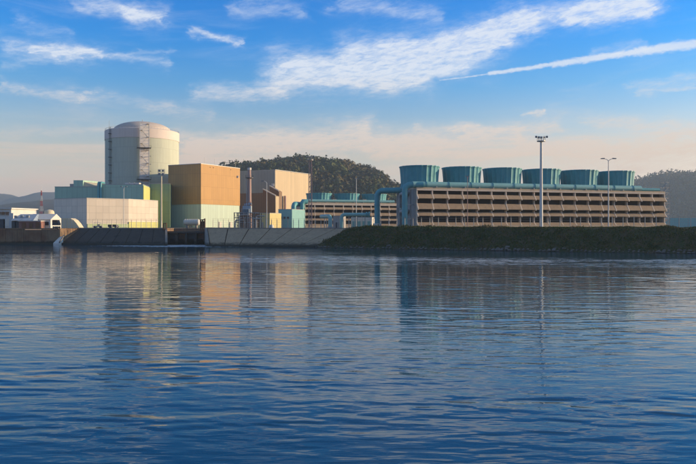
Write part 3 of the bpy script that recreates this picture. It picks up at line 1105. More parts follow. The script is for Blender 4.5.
def build_auxiliary():
    # green building in two heights in front of the reactor
    t = thing('auxiliary_building', (X(98, 330), 330, GZ), 'stepped green clad building wrapping the foot of the reactor', 'building')
    z1, z2, z3 = Z(187, 318), Z(184.8, 316), Z(180.2, 319)
    A = [(X(54.8, 318), 318), (X(98, 318), 318), (X(98, 318) + 12, 346), (X(54.8, 318) + 10, 346)]
    MB().prism(A, GZ - .3, z1).build('wall', M['green'], t)
    inset_roof(A, z1, t, .25)
    B = [(X(97.2, 315), 315), (X(143, 315), 315), (X(150, 337), 337), (X(104, 337), 337)]
    MB().prism(B, GZ - .3, z2).build('wall', M['green'], t)
    inset_roof(B, z2, t, .25)
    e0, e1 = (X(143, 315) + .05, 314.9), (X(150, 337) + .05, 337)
    MB().prism([e0, (e0[0] + .25, e0[1]), (e1[0] + .25, e1[1]), e1], GZ, z2 - .3).build('sun_tint_panel', M['yellowgreen'], t)  # yellow of the sunlight painted as a sheet over the sun-facing end
    C = [(X(73.5, 319), 319.0), (X(83, 319), 319.0), (X(83, 319) + 4, 331), (X(73.5, 319) + 4, 331)]
    MB().prism(C, z1 + .1, z3).build('penthouse', M['green'], t)
    D = [(X(69.5, 319), 319.4), (X(73.4, 319), 319.4), (X(73.4, 319) + 4, 329), (X(69.5, 319) + 4, 329)]
    MB().prism(D, z1 + .1, z1 + 1.6).build('penthouse', M['steelgrey'], t)
    # sloped plant room roof right of the penthouse
    E_ = [(X(83.2, 319), 319.6), (X(96.5, 319), 319.6), (X(96.5, 319) + 4, 330), (X(83.2, 319) + 4, 330)]
    MB().prism(E_, z1 + .1, [z1 + 2.6, z1 + .6, z1 + .6, z1 + 2.6]).build('plant_room', M['cream'], t)
    # pipe riser pair on the facade step
    for px in (98.3, 100.6):
        x = X(px, 314)
        MB().tube([(x, 314.2, GZ)] + elbow((x, 314.2, GZ), (x, 314.2, z2 + 1.0), (x, 318, z2 + 1.0), .8) + [(x, 318.5, z2 + 1.0)], .5, 12).build('duct', M['tealpipe'], t, True)
    for px in (128, 133, 138):
        MB().box((X(px, 322), 322, z2 + .8), (2.0, 3.0, 1.0)).build('roof_unit', M['steelwhite'], t)
    # green block between this building and the brown one
    t = thing('stair_block', (X(160, 338), 338, GZ), 'plain mid green block between reactor annexe and brown building', 'building')
    G = [(X(149.6, 336), 336), (X(170, 336), 336), (X(172, 352), 352), (X(152, 352), 352)]
    z = Z(183.9, 336)
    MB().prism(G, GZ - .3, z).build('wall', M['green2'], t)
    inset_roof(G, z, t, .25)
    # pale block in front
    t = thing('workshop_block', (X(110, 300), 300, GZ), 'low windowless pale panel block in front of the green building', 'building')
    z = Z(198.2, 286)
    P = [(X(86.8, 285), 285), (X(128.6, 296.9), 296.9), (X(158, 316), 316), (X(112, 318), 318)]
    MB().prism(P, GZ - .3, z).build('wall', M['paleblock'], t)
    inset_roof(P, z, t, .2)
    Q = [(X(54, 292), 292), (X(86.7, 285.2), 285.2), (X(112, 317.5), 317.5), (X(72, 317), 317)]
    MB().prism(Q, GZ - .3, z - .05).build('wall', M['greyblock'], t)
    inset_roof(Q, z - .05, t, .2)
    for px, w, h in ((112.5, 3.4, 3.0), (141, 1.2, 2.2)):
        if px < 128:
            MB().box((X(px, 292.5), 292.5, GZ + h / 2), (w, .5, h), math.atan2(11.9, 13.8)).build('door', M['steelgrey'], t)
    # pale green skirting strip along the base
    MB().bar((X(87.4, 285), 284.95, GZ + .9), (X(128.4, 296.7), 296.5, GZ + .9), .25, 1.6).build('skirting', M['limestrip'], t)
    MB().bar((X(128.9, 296.9), 296.7, GZ + .9), (X(157.8, 315.8), 315.7, GZ + .9), .3, 3.4).build('skirting', M['yellowgreen'], t)


build_auxiliary()

UX, UY = .475, .88      # plant grid, inward along the sunny faces


def along(p, s, left):
    return (p[0] + (-UY * s if left else UX * s), p[1] + (UX * s if left else UY * s))


def build_brown():
    t = thing('fuel_building', (X(203, 350), 352, GZ), 'windowless orange brown box building on a pale green base', 'building')
    c = (X(201, 340), 340)
    rr, ll = along(c, 31.8, False), along(c, 21.8, True)
    far = (rr[0] + ll[0] - c[0], rr[1] + ll[1] - c[1])
    poly = [c, rr, far, ll]
    zt, zm = Z(163.8, 340), Z(204, 340)
    MB().prism(poly, zm, zt).build('wall', M['brown'], t)
    cc = ((c[0] + far[0]) / 2, (c[1] + far[1]) / 2)
    low = [(cc[0] + (p[0] - cc[0]) * .985, cc[1] + (p[1] - cc[1]) * .985) for p in poly]
    MB().prism(low, GZ - .3, zm - .02).build('base', M['brownlow'], t)
    inset_roof(poly, zt, t, .3)
    for s in (.1, .35, .62, .9):
        p = lerp(c, rr, s)
        MB().tube([(p[0] - .6, p[1] + .6, zt), (p[0] - .6, p[1] + .6, zt + 3.6)], .06, 6).build('lightning_rod', M['steelgrey'], t)
    p = lerp(c, rr, .93)
    MB().box((p[0] + .15, p[1] - .1, zt - 4.6), (.9, .9, 1.1)).build('lamp', M['steelwhite'], t)
    for s in (.22, .3, .75):
        p = lerp(c, rr, s)
        MB().box((p[0] + .1, p[1] - .1, zt - 1.2), (.25, .35, .35)).build('spout', M['steeldark'], t)
    # small doors on both sides of the base
    for s, left in ((7.0, True), (15.0, False), (24.0, False)):
        p = along(c, s, left)
        ang = math.atan2(UX, -UY) if left else math.atan2(UY, UX)
        MB().box((p[0] - (.0 if left else -.02), p[1], GZ + 1.5), (2.0, .5, 3.0), ang).build('door', M['steelgrey'], t)


build_brown()


def build_hall():
    t = thing('turbine_hall', (X(275, 420), 425, GZ), 'large cream and grey turbine hall with chestnut lower wall', 'building')
    c = (X(275.3, 400), 400)
    rr, ll = along(c, 39.5, False), along(c, 60, True)
    far = (rr[0] + ll[0] - c[0], rr[1] + ll[1] - c[1])
    zt, zm = Z(170.1, 400), Z(192.5, 400)
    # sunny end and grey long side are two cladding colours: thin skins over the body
    body = [c, rr, far, ll]
    MB().prism(body, GZ - .3, zt).build('wall', M['hall'], t)
    nrm = (-UX, -UY)
    a = (c[0] + nrm[0] * .25, c[1] + nrm[1] * .25)
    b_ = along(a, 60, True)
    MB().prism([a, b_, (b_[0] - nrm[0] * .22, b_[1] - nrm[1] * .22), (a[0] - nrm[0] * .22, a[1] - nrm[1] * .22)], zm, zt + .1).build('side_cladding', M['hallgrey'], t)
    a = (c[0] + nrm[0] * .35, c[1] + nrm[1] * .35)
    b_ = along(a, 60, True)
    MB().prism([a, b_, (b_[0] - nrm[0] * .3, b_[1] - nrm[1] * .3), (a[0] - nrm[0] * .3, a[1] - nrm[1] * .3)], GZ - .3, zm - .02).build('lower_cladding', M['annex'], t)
    inset_roof(body, zt + .12, t, .3)
    # two lean-to annexes with roofs falling towards the cooling towers
    for (pxa, pya, pxb, pyb, Yf, dep, endm) in ((262.0, 189.0, 275.2, 196.0, 372, 3.2, 'hall'), (269.0, 185.8, 278.6, 191.4, 384, 3.0, 'annex')):
        p1 = (X(pxb, Yf), Yf)
        p0 = along(p1, (X(pxb, Yf) - X(pxa, Yf)) / UY, True)
        d = (UX * dep, UY * dep)
        poly = [p0, p1, (p1[0] + d[0], p1[1] + d[1]), (p0[0] + d[0], p0[1] + d[1])]
        za, zb_ = Z(pya, Yf), Z(pyb, Yf)
        an = MB().prism(poly, GZ - .3, [za, zb_, zb_, za]).build('annexe', M['annex'], t)
        MB().bar((p0[0], p0[1] - .1, za + .25), (p1[0] + .2, p1[1] - .1, zb_ + .25), .5, .5).build('coping', M['steelwhite'], an)
        q = [(p1[0] + .05, p1[1] - .02), (p1[0] + .25, p1[1] - .02), (p1[0] + d[0] + .25, p1[1] + d[1]), (p1[0] + d[0] + .05, p1[1] + d[1])]
        MB().prism(q, GZ, zb_ - .1).build('end_cladding', M[endm], an)
    # brown flue on the sunny wall
    p = lerp(c, rr, .22)
    MB().tube([(p[0] + 1.0, p[1] - .5, GZ), (p[0] + 1.0, p[1] - .5, Z(196, 410))], .7, 12).build('flue', M['stack'], t, True)
    p = lerp(c, rr, .05)
    MB().box((X(272.8, 398), 398, Z(185, 398)), (1.4, 1.2, 1.6)).build('lamp', M['steelwhite'], t)


build_hall()


def build_yard():
    # exhaust stack
    Y = 278
    x = X(249.4, Y)
    t = thing('exhaust_stack', (x, Y, GZ), 'slender pinkish stack with a railed platform beside brown building', 'stack')
    MB().tube([(x, Y, GZ), (x, Y, Z(178, Y)), (x, Y, Z(170, Y))], [.95, .72, .62], 20).build('shaft', M['stack'], t, True)
    MB().tube([(x, Y, Z(170, Y)), (x, Y, Z(167.8, Y))], [.8, .8], 16).build('cap', M['steelwhite'], t, True)
    m = MB()
    m.tube([(x, Y, Z(178.2, Y)), (x, Y, Z(177.6, Y))], 1.7, 16)
    for k in range(10):
        a = k * .628
        m.tube([(x + 1.6 * math.cos(a), Y + 1.6 * math.sin(a), Z(177.6, Y)), (x + 1.6 * math.cos(a), Y + 1.6 * math.sin(a), Z(175, Y))], .05, 5)
    m.build('platform', M['steeldark'], t)
    MB().bar((x - 1.0, Y - .6, GZ), (x - 1.0, Y - .6, Z(178, Y)), .3).build('ladder', M['steelgrey'], t)
    # transformer on steel frames
    Y = 262
    t = thing('transformer', (X(248, Y), Y, GZ), 'blue grey transformer on a dark steel gantry below the stack', 'transformer')
    MB().box((X(247.3, Y), Y, (Z(213, Y) + Z(205.8, Y)) / 2), (3.2, 3.0, Z(205.8, Y) - Z(213, Y))).build('tank', M['bluegrey'], t)
    MB().tube([(X(244.5, Y), Y, Z(205, Y)), (X(251.5, Y), Y, Z(203.8, Y))], .55, 12).build('conservator', M['bluegrey'], t, True)
    for k in range(6):
        MB().box((X(242.6, Y) + k * .55, Y - 2.0, Z(212, Y)), (.12, 1.0, 2.4)).build('radiator_fin', M['bluegrey'], t)
    for px in (245.5, 248, 250.5):
        MB().tube([(X(px, Y), Y - .4, Z(206, Y)), (X(px, Y), Y - .4, Z(201.5, Y))], [.22, .1], 8).build('bushing', M['redwall'], t)
    g = thing('pipe_gantry', (X(248, Y), Y - 2, GZ), 'tangled dark steel gantry of beams and pipes under the transformer', 'gantry')
    z1 = Z(213, Y)
    for px in (236.5, 240.5, 244.5, 248.5, 252.5, 256.5, 261):
        for dy in (-5, 1.5):
            MB().box((X(px, Y), Y + dy, (GZ + z1) / 2), (.3, .3, z1 - GZ)).build('post', M['steeldark'], g)
    for z in (GZ + 2.2, GZ + 4.0, z1):
        for dy in (-5, 1.5):
            MB().bar((X(236, Y), Y + dy, z), (X(261.5, Y), Y + dy, z), .26).build('beam', M['steelgrey'], g)
    for i, (p, q) in enumerate(((236.5, 240.5), (244.5, 248.5), (252.5, 256.5))):
        MB().bar((X(p, Y), Y - 5, GZ), (X(q, Y), Y - 5, z1), .09).build('brace', M['steelgrey'], g)
        MB().bar((X(q, Y), Y - 5, GZ), (X(p, Y), Y - 5, z1), .09).build('brace', M['steelgrey'], g)
    for i, (px, zz) in enumerate(((238, 3.0), (242, 5.0), (255, 3.6), (258.5, 4.6))):
        MB().tube([(X(px, Y), Y - 6, GZ)] + elbow((X(px, Y), Y - 6, GZ), (X(px, Y), Y - 6, GZ + zz), (X(px, Y) + 4, Y - 6, GZ + zz), .5) + [(X(px, Y) + 3.2, Y - 6, GZ + zz)], .22, 8).build('pipe', M['steelgrey'], g, True)
    # pale yellow wall behind
    t = thing('pump_house', (X(265, 290), 290, GZ), 'small pale yellow flat roofed pump house beside the gantry', 'building')
    P = [(X(259.5, 288), 288), (X(269.8, 288), 288), (X(269.8, 288) + 4, 297), (X(259.5, 288) + 4, 297)]
    zt = Z(213.3, 288)
    MB().prism(P, GZ - .2, zt).build('wall', M['yellow'], t)
    inset_roof(P, zt, t, .2)
    MB().box((X(262, 288), 287.95, GZ + 1.2), (1.1, .2, 2.4)).build('door', M['steelgrey'], t)
    # teal valve house
    t = thing('valve_house', (X(285, 300), 300, GZ), 'teal sheet metal valve house beside the curved pipes', 'building')
    P = [(X(278.3, 300), 300), (X(292, 300), 300), (X(292, 300) + 5, 311), (X(278.3, 300) + 5, 311)]
    zt = Z(209.5, 300)
    MB().prism(P, GZ - .2, zt).build('wall', M['tealpale'], t)
    inset_roof(P, zt, t, .2)
    for px in (281, 284.5, 288):
        MB().box((X(px, 300), 299.93, GZ + 4.4), (.9, .2, 1.0)).build('louvre', M['steeldark'], t)
    # round white dome tank
    Y = 255
    t = thing('dome_tank', (X(271.3, Y), Y, GZ), 'small white domed tank in front of the pump house', 'tank')
    MB().lathe((X(271.3, Y), Y), [(1.0, GZ - .1), (1.0, GZ + .5), (.85, GZ + .95), (.5, GZ + 1.25), (.05, GZ + 1.35)], 20).build('vessel', M['white'], t, True)
    MB().tube([(X(271.3, Y), Y, GZ + 1.3), (X(271.3, Y), Y, GZ + 1.7)], .12, 8).build('hatch', M['steelgrey'], t)


build_yard()


# ------------------------------------------------------------------ cooling towers
def cooling_tower(name, label, O, dr, length, depth, bays, fans, fan_r, rim, tiers, pipes_fn, zcap):
    d = Vector((dr[0], dr[1], 0)).normalized()
    nb = Vector((-d.y, d.x, 0))
    O = Vector((O[0], O[1], 0))

    def P(t, dd, z):
        q = O + d * t + nb * dd
        return (q.x, q.y, z)
    t = thing(name, P(length / 2, depth / 2, GZ), label, 'cooling tower')
    org = parent_world(t)
    rz = math.atan2(d.y, d.x)

    def block(n, t0, t1, d0, d1, z0, z1, mat, par=t):
        return MB().prism([P(t0, d0, 0)[:2], P(t1, d0, 0)[:2], P(t1, d1, 0)[:2], P(t0, d1, 0)[:2]], z0, z1).build(n, mat, par)
    top = tiers[0][0]
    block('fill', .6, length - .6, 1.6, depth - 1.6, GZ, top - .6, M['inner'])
    block('deck', -.2, length + .2, -.35, depth + .3, top - .45, top, M['concrete'])
    block('end_wall', -.35, .25, .3, depth, GZ - .2, top - .5, M['endwall'])
    block('end_wall', length - .25, length + .35, .3, depth, GZ - .2, top - .5, M['endwall'])
    block('rear_wall', .3, length - .3, depth - .4, depth, GZ - .2, top - .5, M['endwall'])
    block('plinth', -.2, length + .2, -1.5, 1.5, GZ - .3, tiers[-1][3], M['concrete'])
    bw = length / bays
    # columns: one per bay line, stepping out with the louvres
    pr = []
    zc = tiers[-1][3]
    cm = MB()
    prof = [(0.55, top - .4), (-.25, top - .4)]
    for (zt_, zs0, zs1, zp) in tiers:
        prof += [(-.3, zs0), (-.35, zs1), (-1.35, zp + .05), (-1.3, zp - .25)]
    prof += [(-1.0, GZ - .1), (.55, GZ - .1)]
    hw = .17
    vv = []
    for s in (-hw, hw):
        vv += [d * s + nb * a + Vector((0, 0, z)) for a, z in prof]
    n = len(prof)
    ff = [tuple(range(n)), tuple(range(2 * n - 1, n - 1, -1))] + [(i, n + i, n + (i + 1) % n, (i + 1) % n) for i in range(n)]
    cm.add(vv, ff)
    proto = None
    for k in range(bays + 1):
        loc = Vector(P(k * bw, 0, 0)) - org
        if proto is None:
            proto = cm.build('column', M['column'], t, org=(0, 0, 0))
            proto.location = loc
        else:
            clone(proto, t, loc)
    # louvres: one tilted concrete blade per bay and tier, with a lip beam
    for (zt_, zs0, zs1, zp) in tiers:
        half = bw / 2 - hw - .02
        pts = [(0.25, zs1), (-.3, zs1), (-1.3, zp + .12), (-1.3, zp), (-1.12, zp), (.25, zs1 - .25)]
        vv = []
        for s in (-half, half):
            vv += [d * s + nb * a + Vector((0, 0, z)) for a, z in pts]
        n = len(pts)
        ff = [tuple(range(n)), tuple(range(2 * n - 1, n - 1, -1))] + [(i, n + i, n + (i + 1) % n, (i + 1) % n) for i in range(n)]
        lm = MB().add(vv, ff)
        lp = None
        for k in range(bays):
            loc = Vector(P((k + .5) * bw, random.uniform(-.03, .03), random.uniform(-.03, .03))) - org
            if lp is None:
                lp = lm.build('louvre', M['louver'], t, org=(0, 0, 0))
                lp.location = loc
            else:
                clone(lp, t, loc)
    # top beam over the first slot
    block('top_beam', -.15, length + .15, -.42, .5, tiers[0][1], top - .47, M['column'])
    # fan stacks
    nseg = 24
    sub = 4

    def rad(k, r):
        q = k % sub
        return r + (.17 if q == 0 else -.04 if q == 2 else 0.0)
    zb = top - .02
    hs = rim - zb
    prof = [(fan_r * .94, zb), (fan_r * .94, zb + hs * .10), (fan_r * .915, zb + hs * .20), (fan_r * .93, zb + hs * .5), (fan_r * .965, zb + hs * .85), (fan_r * .98, rim - .3),
            (fan_r * 1.01, rim - .3), (fan_r * 1.0, rim), (fan_r * .96, rim), (fan_r * .93, rim - .8), (fan_r * .84, zb + hs * .3)]
    fm = MB().lathe((0, 0), prof, nseg * sub, rad, close=False)
    fp = None
    for ft in fans:
        loc = Vector(P(ft, depth / 2, 0)) - org
        if fp is None:
            fp = fm.build('fan_stack', M['teal'], t, org=(0, 0, 0))
            fp.location = loc
            blade = MB()
            for q in range(8):
                a = q * math.pi / 4
                blade.bar((.3 * math.cos(a), .3 * math.sin(a), zb + hs * .45), (fan_r * .82 * math.cos(a), fan_r * .82 * math.sin(a), zb + hs * .47), .8, .12)
            blade.tube([(0, 0, zb + hs * .2), (0, 0, zb + hs * .55)], .6, 12)
            fb = blade.build('fan', M['steeldark'], fp, org=(0, 0, 0))
            fb.location = (0, 0, 0)
        else:
            s = clone(fp, t, loc)
            clone(fb, s, (0, 0, 0))
    pipes_fn(t, P, top)
    return t


def near_pipes(t, P, top):
    L_ = 88.3
    zc = top + .82
    MB().tube([P(-1.2, .4, zc), P(L_ - 9, .4, zc)], .92, 20).build('header_pipe', M['tealpale'], t, True)
    MB().tube([P(L_ - 9, .4, zc - .25), P(L_ - 1.5, .4, zc - .3)], .5, 16).build('header_pipe', M['tealpipe'], t, True)
    for k in range(17):
        tt = 1.5 + k * 4.7
        MB().prism([P(tt - .2, -.5, 0)[:2], P(tt + .2, -.5, 0)[:2], P(tt + .2, 1.3, 0)[:2], P(tt - .2, 1.3, 0)[:2]], top, top + .35).build('pipe_saddle', M['steelgrey'], t)
    for k in range(6):
        tt = 4.2 + k * 14.26
        MB().tube([P(tt, .5, zc), P(tt, 2.6, zc)], .55, 12).build('branch_pipe', M['tealpale'], t, True)
    # flanges on the header
    for k in range(11):
        tt = 3 + k * 7.3
        MB().tube([P(tt, .4, zc), P(tt + .18, .4, zc)], 1.06, 20).build('flange', M['tealpipe'], t)
    # riser at the near corner and the second one swinging out to the side
    a = P(2.0, -.2, top + .75)
    c = P(-3.4, 1.0, top + .75)
    b = P(-3.4, 1.0, GZ)
    MB().tube([a] + elbow(a, c, b, 1.7, 9) + [b], .86, 20).build('riser_pipe', M['tealpipe'], t, True)
    a = P(-.2, 11.0, top - .6)
    c = P(-13.2, 4.4, top - .6)
    c = tuple(W(377.2, 187.6, 214))
    c = (c[0], c[1], top - .3)
    a = (a[0], a[1], top - .3)
    b = (c[0], c[1], GZ)
    MB().tube([a] + elbow(a, c, b, 1.9, 9) + [b], .88, 20).build('riser_pipe', M['tealpipe'], t, True)
    MB().tube([(c[0], c[1], GZ - .1), (c[0], c[1], GZ + 1.6)], 1.25, 20).build('pipe_base', M['white'], t, True)
    for zz_ in (GZ + 3.2, GZ + 7.4):
        q = P(-3.4, 1.0, zz_)
        MB().tube([q, (q[0], q[1], zz_ + .22)], 1.02, 20).build('flange', M['tealpipe'], t)
        MB().tube([(c[0], c[1], zz_), (c[0], c[1], zz_ + .22)], 1.04, 20).build('flange', M['tealpipe'], t)
        MB().bar((q[0], q[1], zz_ - .3), P(-.2, 1.4, zz_ - .3), .25).build('pipe_bracket', M['steelgrey'], t)
    # looped grey ducts and the dark slot on the end wall
    for zc_ in (top - 1.6, top - 7.0):
        p0 = P(-.6, 5.2, zc_)
        p1 = P(-1.7, 5.4, zc_)
        p2 = P(-1.7, 9.0, zc_ - .1)
        p3 = P(-1.7, 9.6, zc_ - 4.2)
        MB().tube([p0] + elbow(p0, p1, p2, .7, 4) + elbow(p1, p2, p3, 1.6, 6) + [p3], .62, 14).build('duct', M['steelgrey'], t, True)
    MB().prism([P(-.5, 11.4, 0)[:2], P(-.36, 11.4, 0)[:2], P(-.36, 12.8, 0)[:2], P(-.5, 12.8, 0)[:2]], GZ + 6.0, top - .9).build('slot_cover', M['tealpipe'], t)
    for dd in (3.6, 10.4, 14.4):
        MB().prism([P(-.62, dd, 0)[:2], P(-.36, dd, 0)[:2], P(-.36, dd + .3, 0)[:2], P(-.62, dd + .3, 0)[:2]], GZ, top - .5).build('pilaster', M['endwall'], t)
    # access cabin and railings on the deck
    m = MB()
    for i in range(9):
        p = P(-.2, .6 + i * 1.0, top)
        m.bar(p, (p[0], p[1], top + 1.3), .07)
    m.bar(P(-.2, .6, top + 1.3), P(-.2, 8.6, top + 1.3), .07)
    m.bar(P(-.2, .6, top + .7), P(-.2, 8.6, top + .7), .05)
    m.build('railing', M['steelgrey'], t)
    m = MB()
    for i in range(8):
        p = P(L_ - 8 + i * 1.1, .6, top)
        m.bar(p, (p[0], p[1], top + 1.3), .07)
    m.bar(P(L_ - 8, .6, top + 1.3), P(L_ - .3, .6, top + 1.3), .07)
    m.build('railing', M['steelgrey'], t)
    # lattice access stair at the far end
    m = MB()
    for dd in (.8, 3.0):
        for tt in (L_ + 1.2, L_ + 3.0):
            m.bar(P(tt, dd, GZ), P(tt, dd, top + 3.4), .16)
    for k in range(9):
        z = GZ + 1.4 + k * 1.75
        m.bar(P(L_ + 1.2, .8, z), P(L_ + 3.0, .8, z), .12)
        m.bar(P(L_ + 1.2, 3, z), P(L_ + 3.0, 3, z), .12)
        if k < 8:
            m.bar(P(L_ + 1.2, 1.9, z), P(L_ + 3.0, 1.9, z + 1.7), .7, .1)
    m.build('access_stair', M['steelgrey'], t)


TIERS = [(17.46, 16.55, 15.45, 14.15), (14.2, 14.0, 12.75, 11.0), (11.0, 10.9, 10.2, 9.0), (9.0, 8.8, 7.1, 6.2)]
near = cooling_tower('cooling_tower', 'long cooling tower with six teal fan stacks and louvred concrete front behind the levee', (20.3, 200.0), (.9592, .2831), 88.3, 16.0, 18,
                     [4.19 + 14.26 * k for k in range(6)], 6.12, 24.3, TIERS, near_pipes, 17.46)


def far_pipes(t, P, top):
    zc = top + .75
    MB().tube([P(-1.5, .2, zc), P(46, .2, zc)], .7, 16).build('header_pipe', M['tealpale'], t, True)
    for k in range(10):
        MB().prism([P(1 + 4.7 * k, -.5, 0)[:2], P(1.5 + 4.7 * k, -.5, 0)[:2], P(1.5 + 4.7 * k, 1.3, 0)[:2], P(1 + 4.7 * k, 1.3, 0)[:2]], top, top + .3).build('pipe_saddle', M['steelgrey'], t)
    a = P(1.0, -.2, top + .3)
    c = P(-1.6, -.6, top + .3)
    b = P(-1.6, -.6, GZ)
    MB().tube([a] + elbow(a, c, b, 1.3, 7) + [b], 1.15, 16).build('riser_pipe', M['tealpipe'], t, True)
    c = tuple(W(293.6, 205, 318))
    c = (c[0], c[1], top - .9)
    a = P(-.2, 5.0, top - .9)
    b = (c[0], c[1], GZ)
    MB().tube([a] + elbow(a, c, b, 1.8, 8) + [b], 1.15, 16).build('riser_pipe', M['tealpipe'], t, True)
    for tt in (14.5, 15.5, 30.0, 31.0):
        MB().prism([P(tt, 1.6, 0)[:2], P(tt + .8, 1.6, 0)[:2], P(tt + .8, 2.6, 0)[:2], P(tt, 2.6, 0)[:2]], top, top + 1.8).build('roof_unit', M['stack'], t)


TIERS2 = [(17.3, 16.0, 15.0, 13.9), (14.0, 13.6, 12.4, 11.0), (11.0, 10.6, 9.6, 8.6), (8.6, 8.2, 7.0, 6.2)]
far = cooling_tower('cooling_tower', 'shorter cooling tower with three teal fan stacks below the wooded hill', (X(305, 322), 322), (.9457, .325), 48, 16, 10,
                    [9.3, 23.8, 38.3], 6.3, 22.0, TIERS2, far_pipes, 17.3)


# ------------------------------------------------------------------ pipework and small plant between the towers
def build_between():
    Y = 262.0
    t = thing('cross_pipe', (X(355, Y), Y, GZ), 'arched grey teal pipe on posts in front of the shorter cooling tower', 'pipe')
    z = Z(214.6, Y)
    a, c, b = (X(341.5, Y), Y, GZ), (X(341.5, Y), Y, z), (X(369, Y), Y, z)
    MB().tube([a] + elbow(a, c, b, 1.3) + [b], .7, 16).build('pipe_run', M['tealpale'], t, True)
    MB().tube([(X(366, Y), Y, z), (X(367.3, Y), Y, z)], 1.0, 16).build('flange', M['tealpipe'], t)
    MB().tube([(X(368.5, Y), Y, z), (X(370, Y), Y, z)], 1.1, 16).build('flange', M['tealpipe'], t)
    for px in (349, 357, 365):
        MB().bar((X(px, Y), Y, GZ), (X(px, Y), Y, z - .6), .3).build('post', M['steelgrey'], t)
    t = thing('bend_pipe', (X(327, Y), Y, GZ), 'short pale teal pipe bending to the ground beside the arched pipe', 'pipe')
    z = Z(216.3, Y)
    a, c, b = (X(320.5, Y), Y + 8, z), (X(330.2, Y), Y, z), (X(330.2, Y), Y, GZ)
    MB().tube([a] + elbow(a, c, b, 1.2) + [b], .8, 16).build('pipe_run', M['tealpale'], t, True)
    MB().tube([(X(330.2, Y), Y, GZ), (X(330.2, Y), Y, GZ + .6)], 1.1, 16).build('flange', M['steelgrey'], t)
    MB().bar((X(324, Y), Y + 5, GZ), (X(324, Y), Y + 5, z), .3).build('post', M['steelgrey'], t)
    t = thing('switch_cabin', (X(361, 272), 272, GZ), 'flat roofed pale grey cabin behind the arched pipe', 'cabin')
    P = [(X(351, 270), 270), (X(372, 270), 270), (X(372, 270) + 3, 277), (X(351, 270) + 3, 277)]
    zt = Z(217.5, 270)
    MB().prism(P, GZ - .2, zt).build('wall', M['greyblock'], t)
    inset_roof(P, zt, t, .25)
    for px in (354, 359, 364, 369):
        MB().box((X(px, 270), 269.95, GZ + 1.5), (1.2, .2, 2.4)).build('door', M['tealpale'], t)
    t = thing('filter_house', (X(333, 285), 285, GZ), 'small grey filter house behind the bending pipe', 'cabin')
    P = [(X(333, 285), 285), (X(341, 285), 285), (X(341, 285) + 2, 290), (X(333, 285) + 2, 290)]
    zt = Z(216.5, 285)
    MB().prism(P, GZ - .2, zt).build('wall', M['endwall'], t)
    inset_roof(P, zt, t, .25)
    MB().box((X(337, 285), 284.95, GZ + 1.2), (1.1, .2, 2.2)).build('door', M['steeldark'], t)


build_between()


# ------------------------------------------------------------------ masts, poles and lamps
def flood_mast(px, py_top, Y, label, lattice=False, r0=.5, zbase=GZ):
    x = X(px, Y)
    zt = Z(py_top, Y)
    t = thing('floodlight_mast', (x, Y, zbase), label, 'mast')
    zp = zt - (zt - zbase) * .055
    if lattice:
        w = .62
        for a in (-w, w):
            for b in (-w, w):
                MB().bar((x + a, Y + b, zbase), (x + a * .7, Y + b * .7, zp), .24).build('leg', M['stack'], t)
        m = MB()
        k = 0
        z = zbase
        while z < zp - .8:
            s = w * (1 - .3 * (z - zbase) / (zp - zbase))
            for b in (-s, s):
                sg = 1 if k % 2 else -1
                m.bar((x - s * sg, Y + b, z), (x + s * sg, Y + b, z + .9), .13)
                m.bar((x + b, Y - s * sg, z), (x + b, Y + s * sg, z + .9), .09)
            m.bar((x - s, Y - s, z), (x + s, Y - s, z), .08)
            z += .9
            k += 1
        m.build('bracing', M['stack'], t)
    else:
        MB().tube([(x, Y, zbase), (x, Y, zp)], [r0, r0 * .6], 14).build('pole', M['steelwhite'], t, True)
        MB().box((x, Y, zbase + .2), (r0 * 4, r0 * 4, .6)).build('base', M['kerb'], t)
    m = MB()
    m.tube([(x, Y, zp - .12), (x, Y, zp + .1)], 1.15, 16)
    for k in range(10):
        a = k * .6283
        p, q = (x + 1.1 * math.cos(a), Y + 1.1 * math.sin(a)), (x + 1.1 * math.cos(a + .6283), Y + 1.1 * math.sin(a + .6283))
        m.bar(p + (zp,), p + (zp + 1.0,), .06)
        m.bar(p + (zp + 1.0,), q + (zp + 1.0,), .06)
        m.bar(p + (zp + .5,), q + (zp + .5,), .05)
    m.build('platform', M['steelgrey'], t)
    for a in (-1.45, -.75, 0.0, .75, 1.45):
        h = Vector((x + a, Y - .35 + .3 * (a * a < .1), zt - .25 - .12 * (abs(a) < 1)))
        f = MB()
        f.bar(h + Vector((-.05, -.22, -.12)), h + Vector((.05, .3, .12)), .52, .42)
        o = f.build('floodlight', M['lamp'], t)
        MB().bar((h.x, h.y, zp + .9), (h.x, h.y, h.z - .1), .08).build('bracket', M['steelgrey'], o)
    return t


def lamp_post(px, py_top, Y, label, arms=2, span=1.6, r=.16, zbase=GZ, mat='steelwhite', head=.9):
    x = X(px, Y)
    zt = Z(py_top, Y)
    t = thing('lamp_post', (x, Y, zbase), label, 'lamp post')
    MB().tube([(x, Y, zbase), (x, Y, zt - .5)], [r, r * .6], 10).build('pole', M[mat], t, True)
    sides = (-1, 1) if arms == 2 else (-1,)
    for s in sides:
        MB().tube([(x, Y, zt - .7), (x + s * span * .35, Y, zt - .2), (x + s * span, Y, zt)], [.09, .08, .07], 8).build('arm', M[mat], t, True)
        f = MB()
        f.prism([(x + s * span * .75 - .0, Y - .2), (x + s * (span * .75 + head), Y - .26), (x + s * (span * .75 + head), Y + .26), (x + s * span * .75, Y + .2)], zt - .14, [zt + .16, zt + .08, zt + .08, zt + .16])
        f.build('lamp_head', M['lamp'], t)
    return t


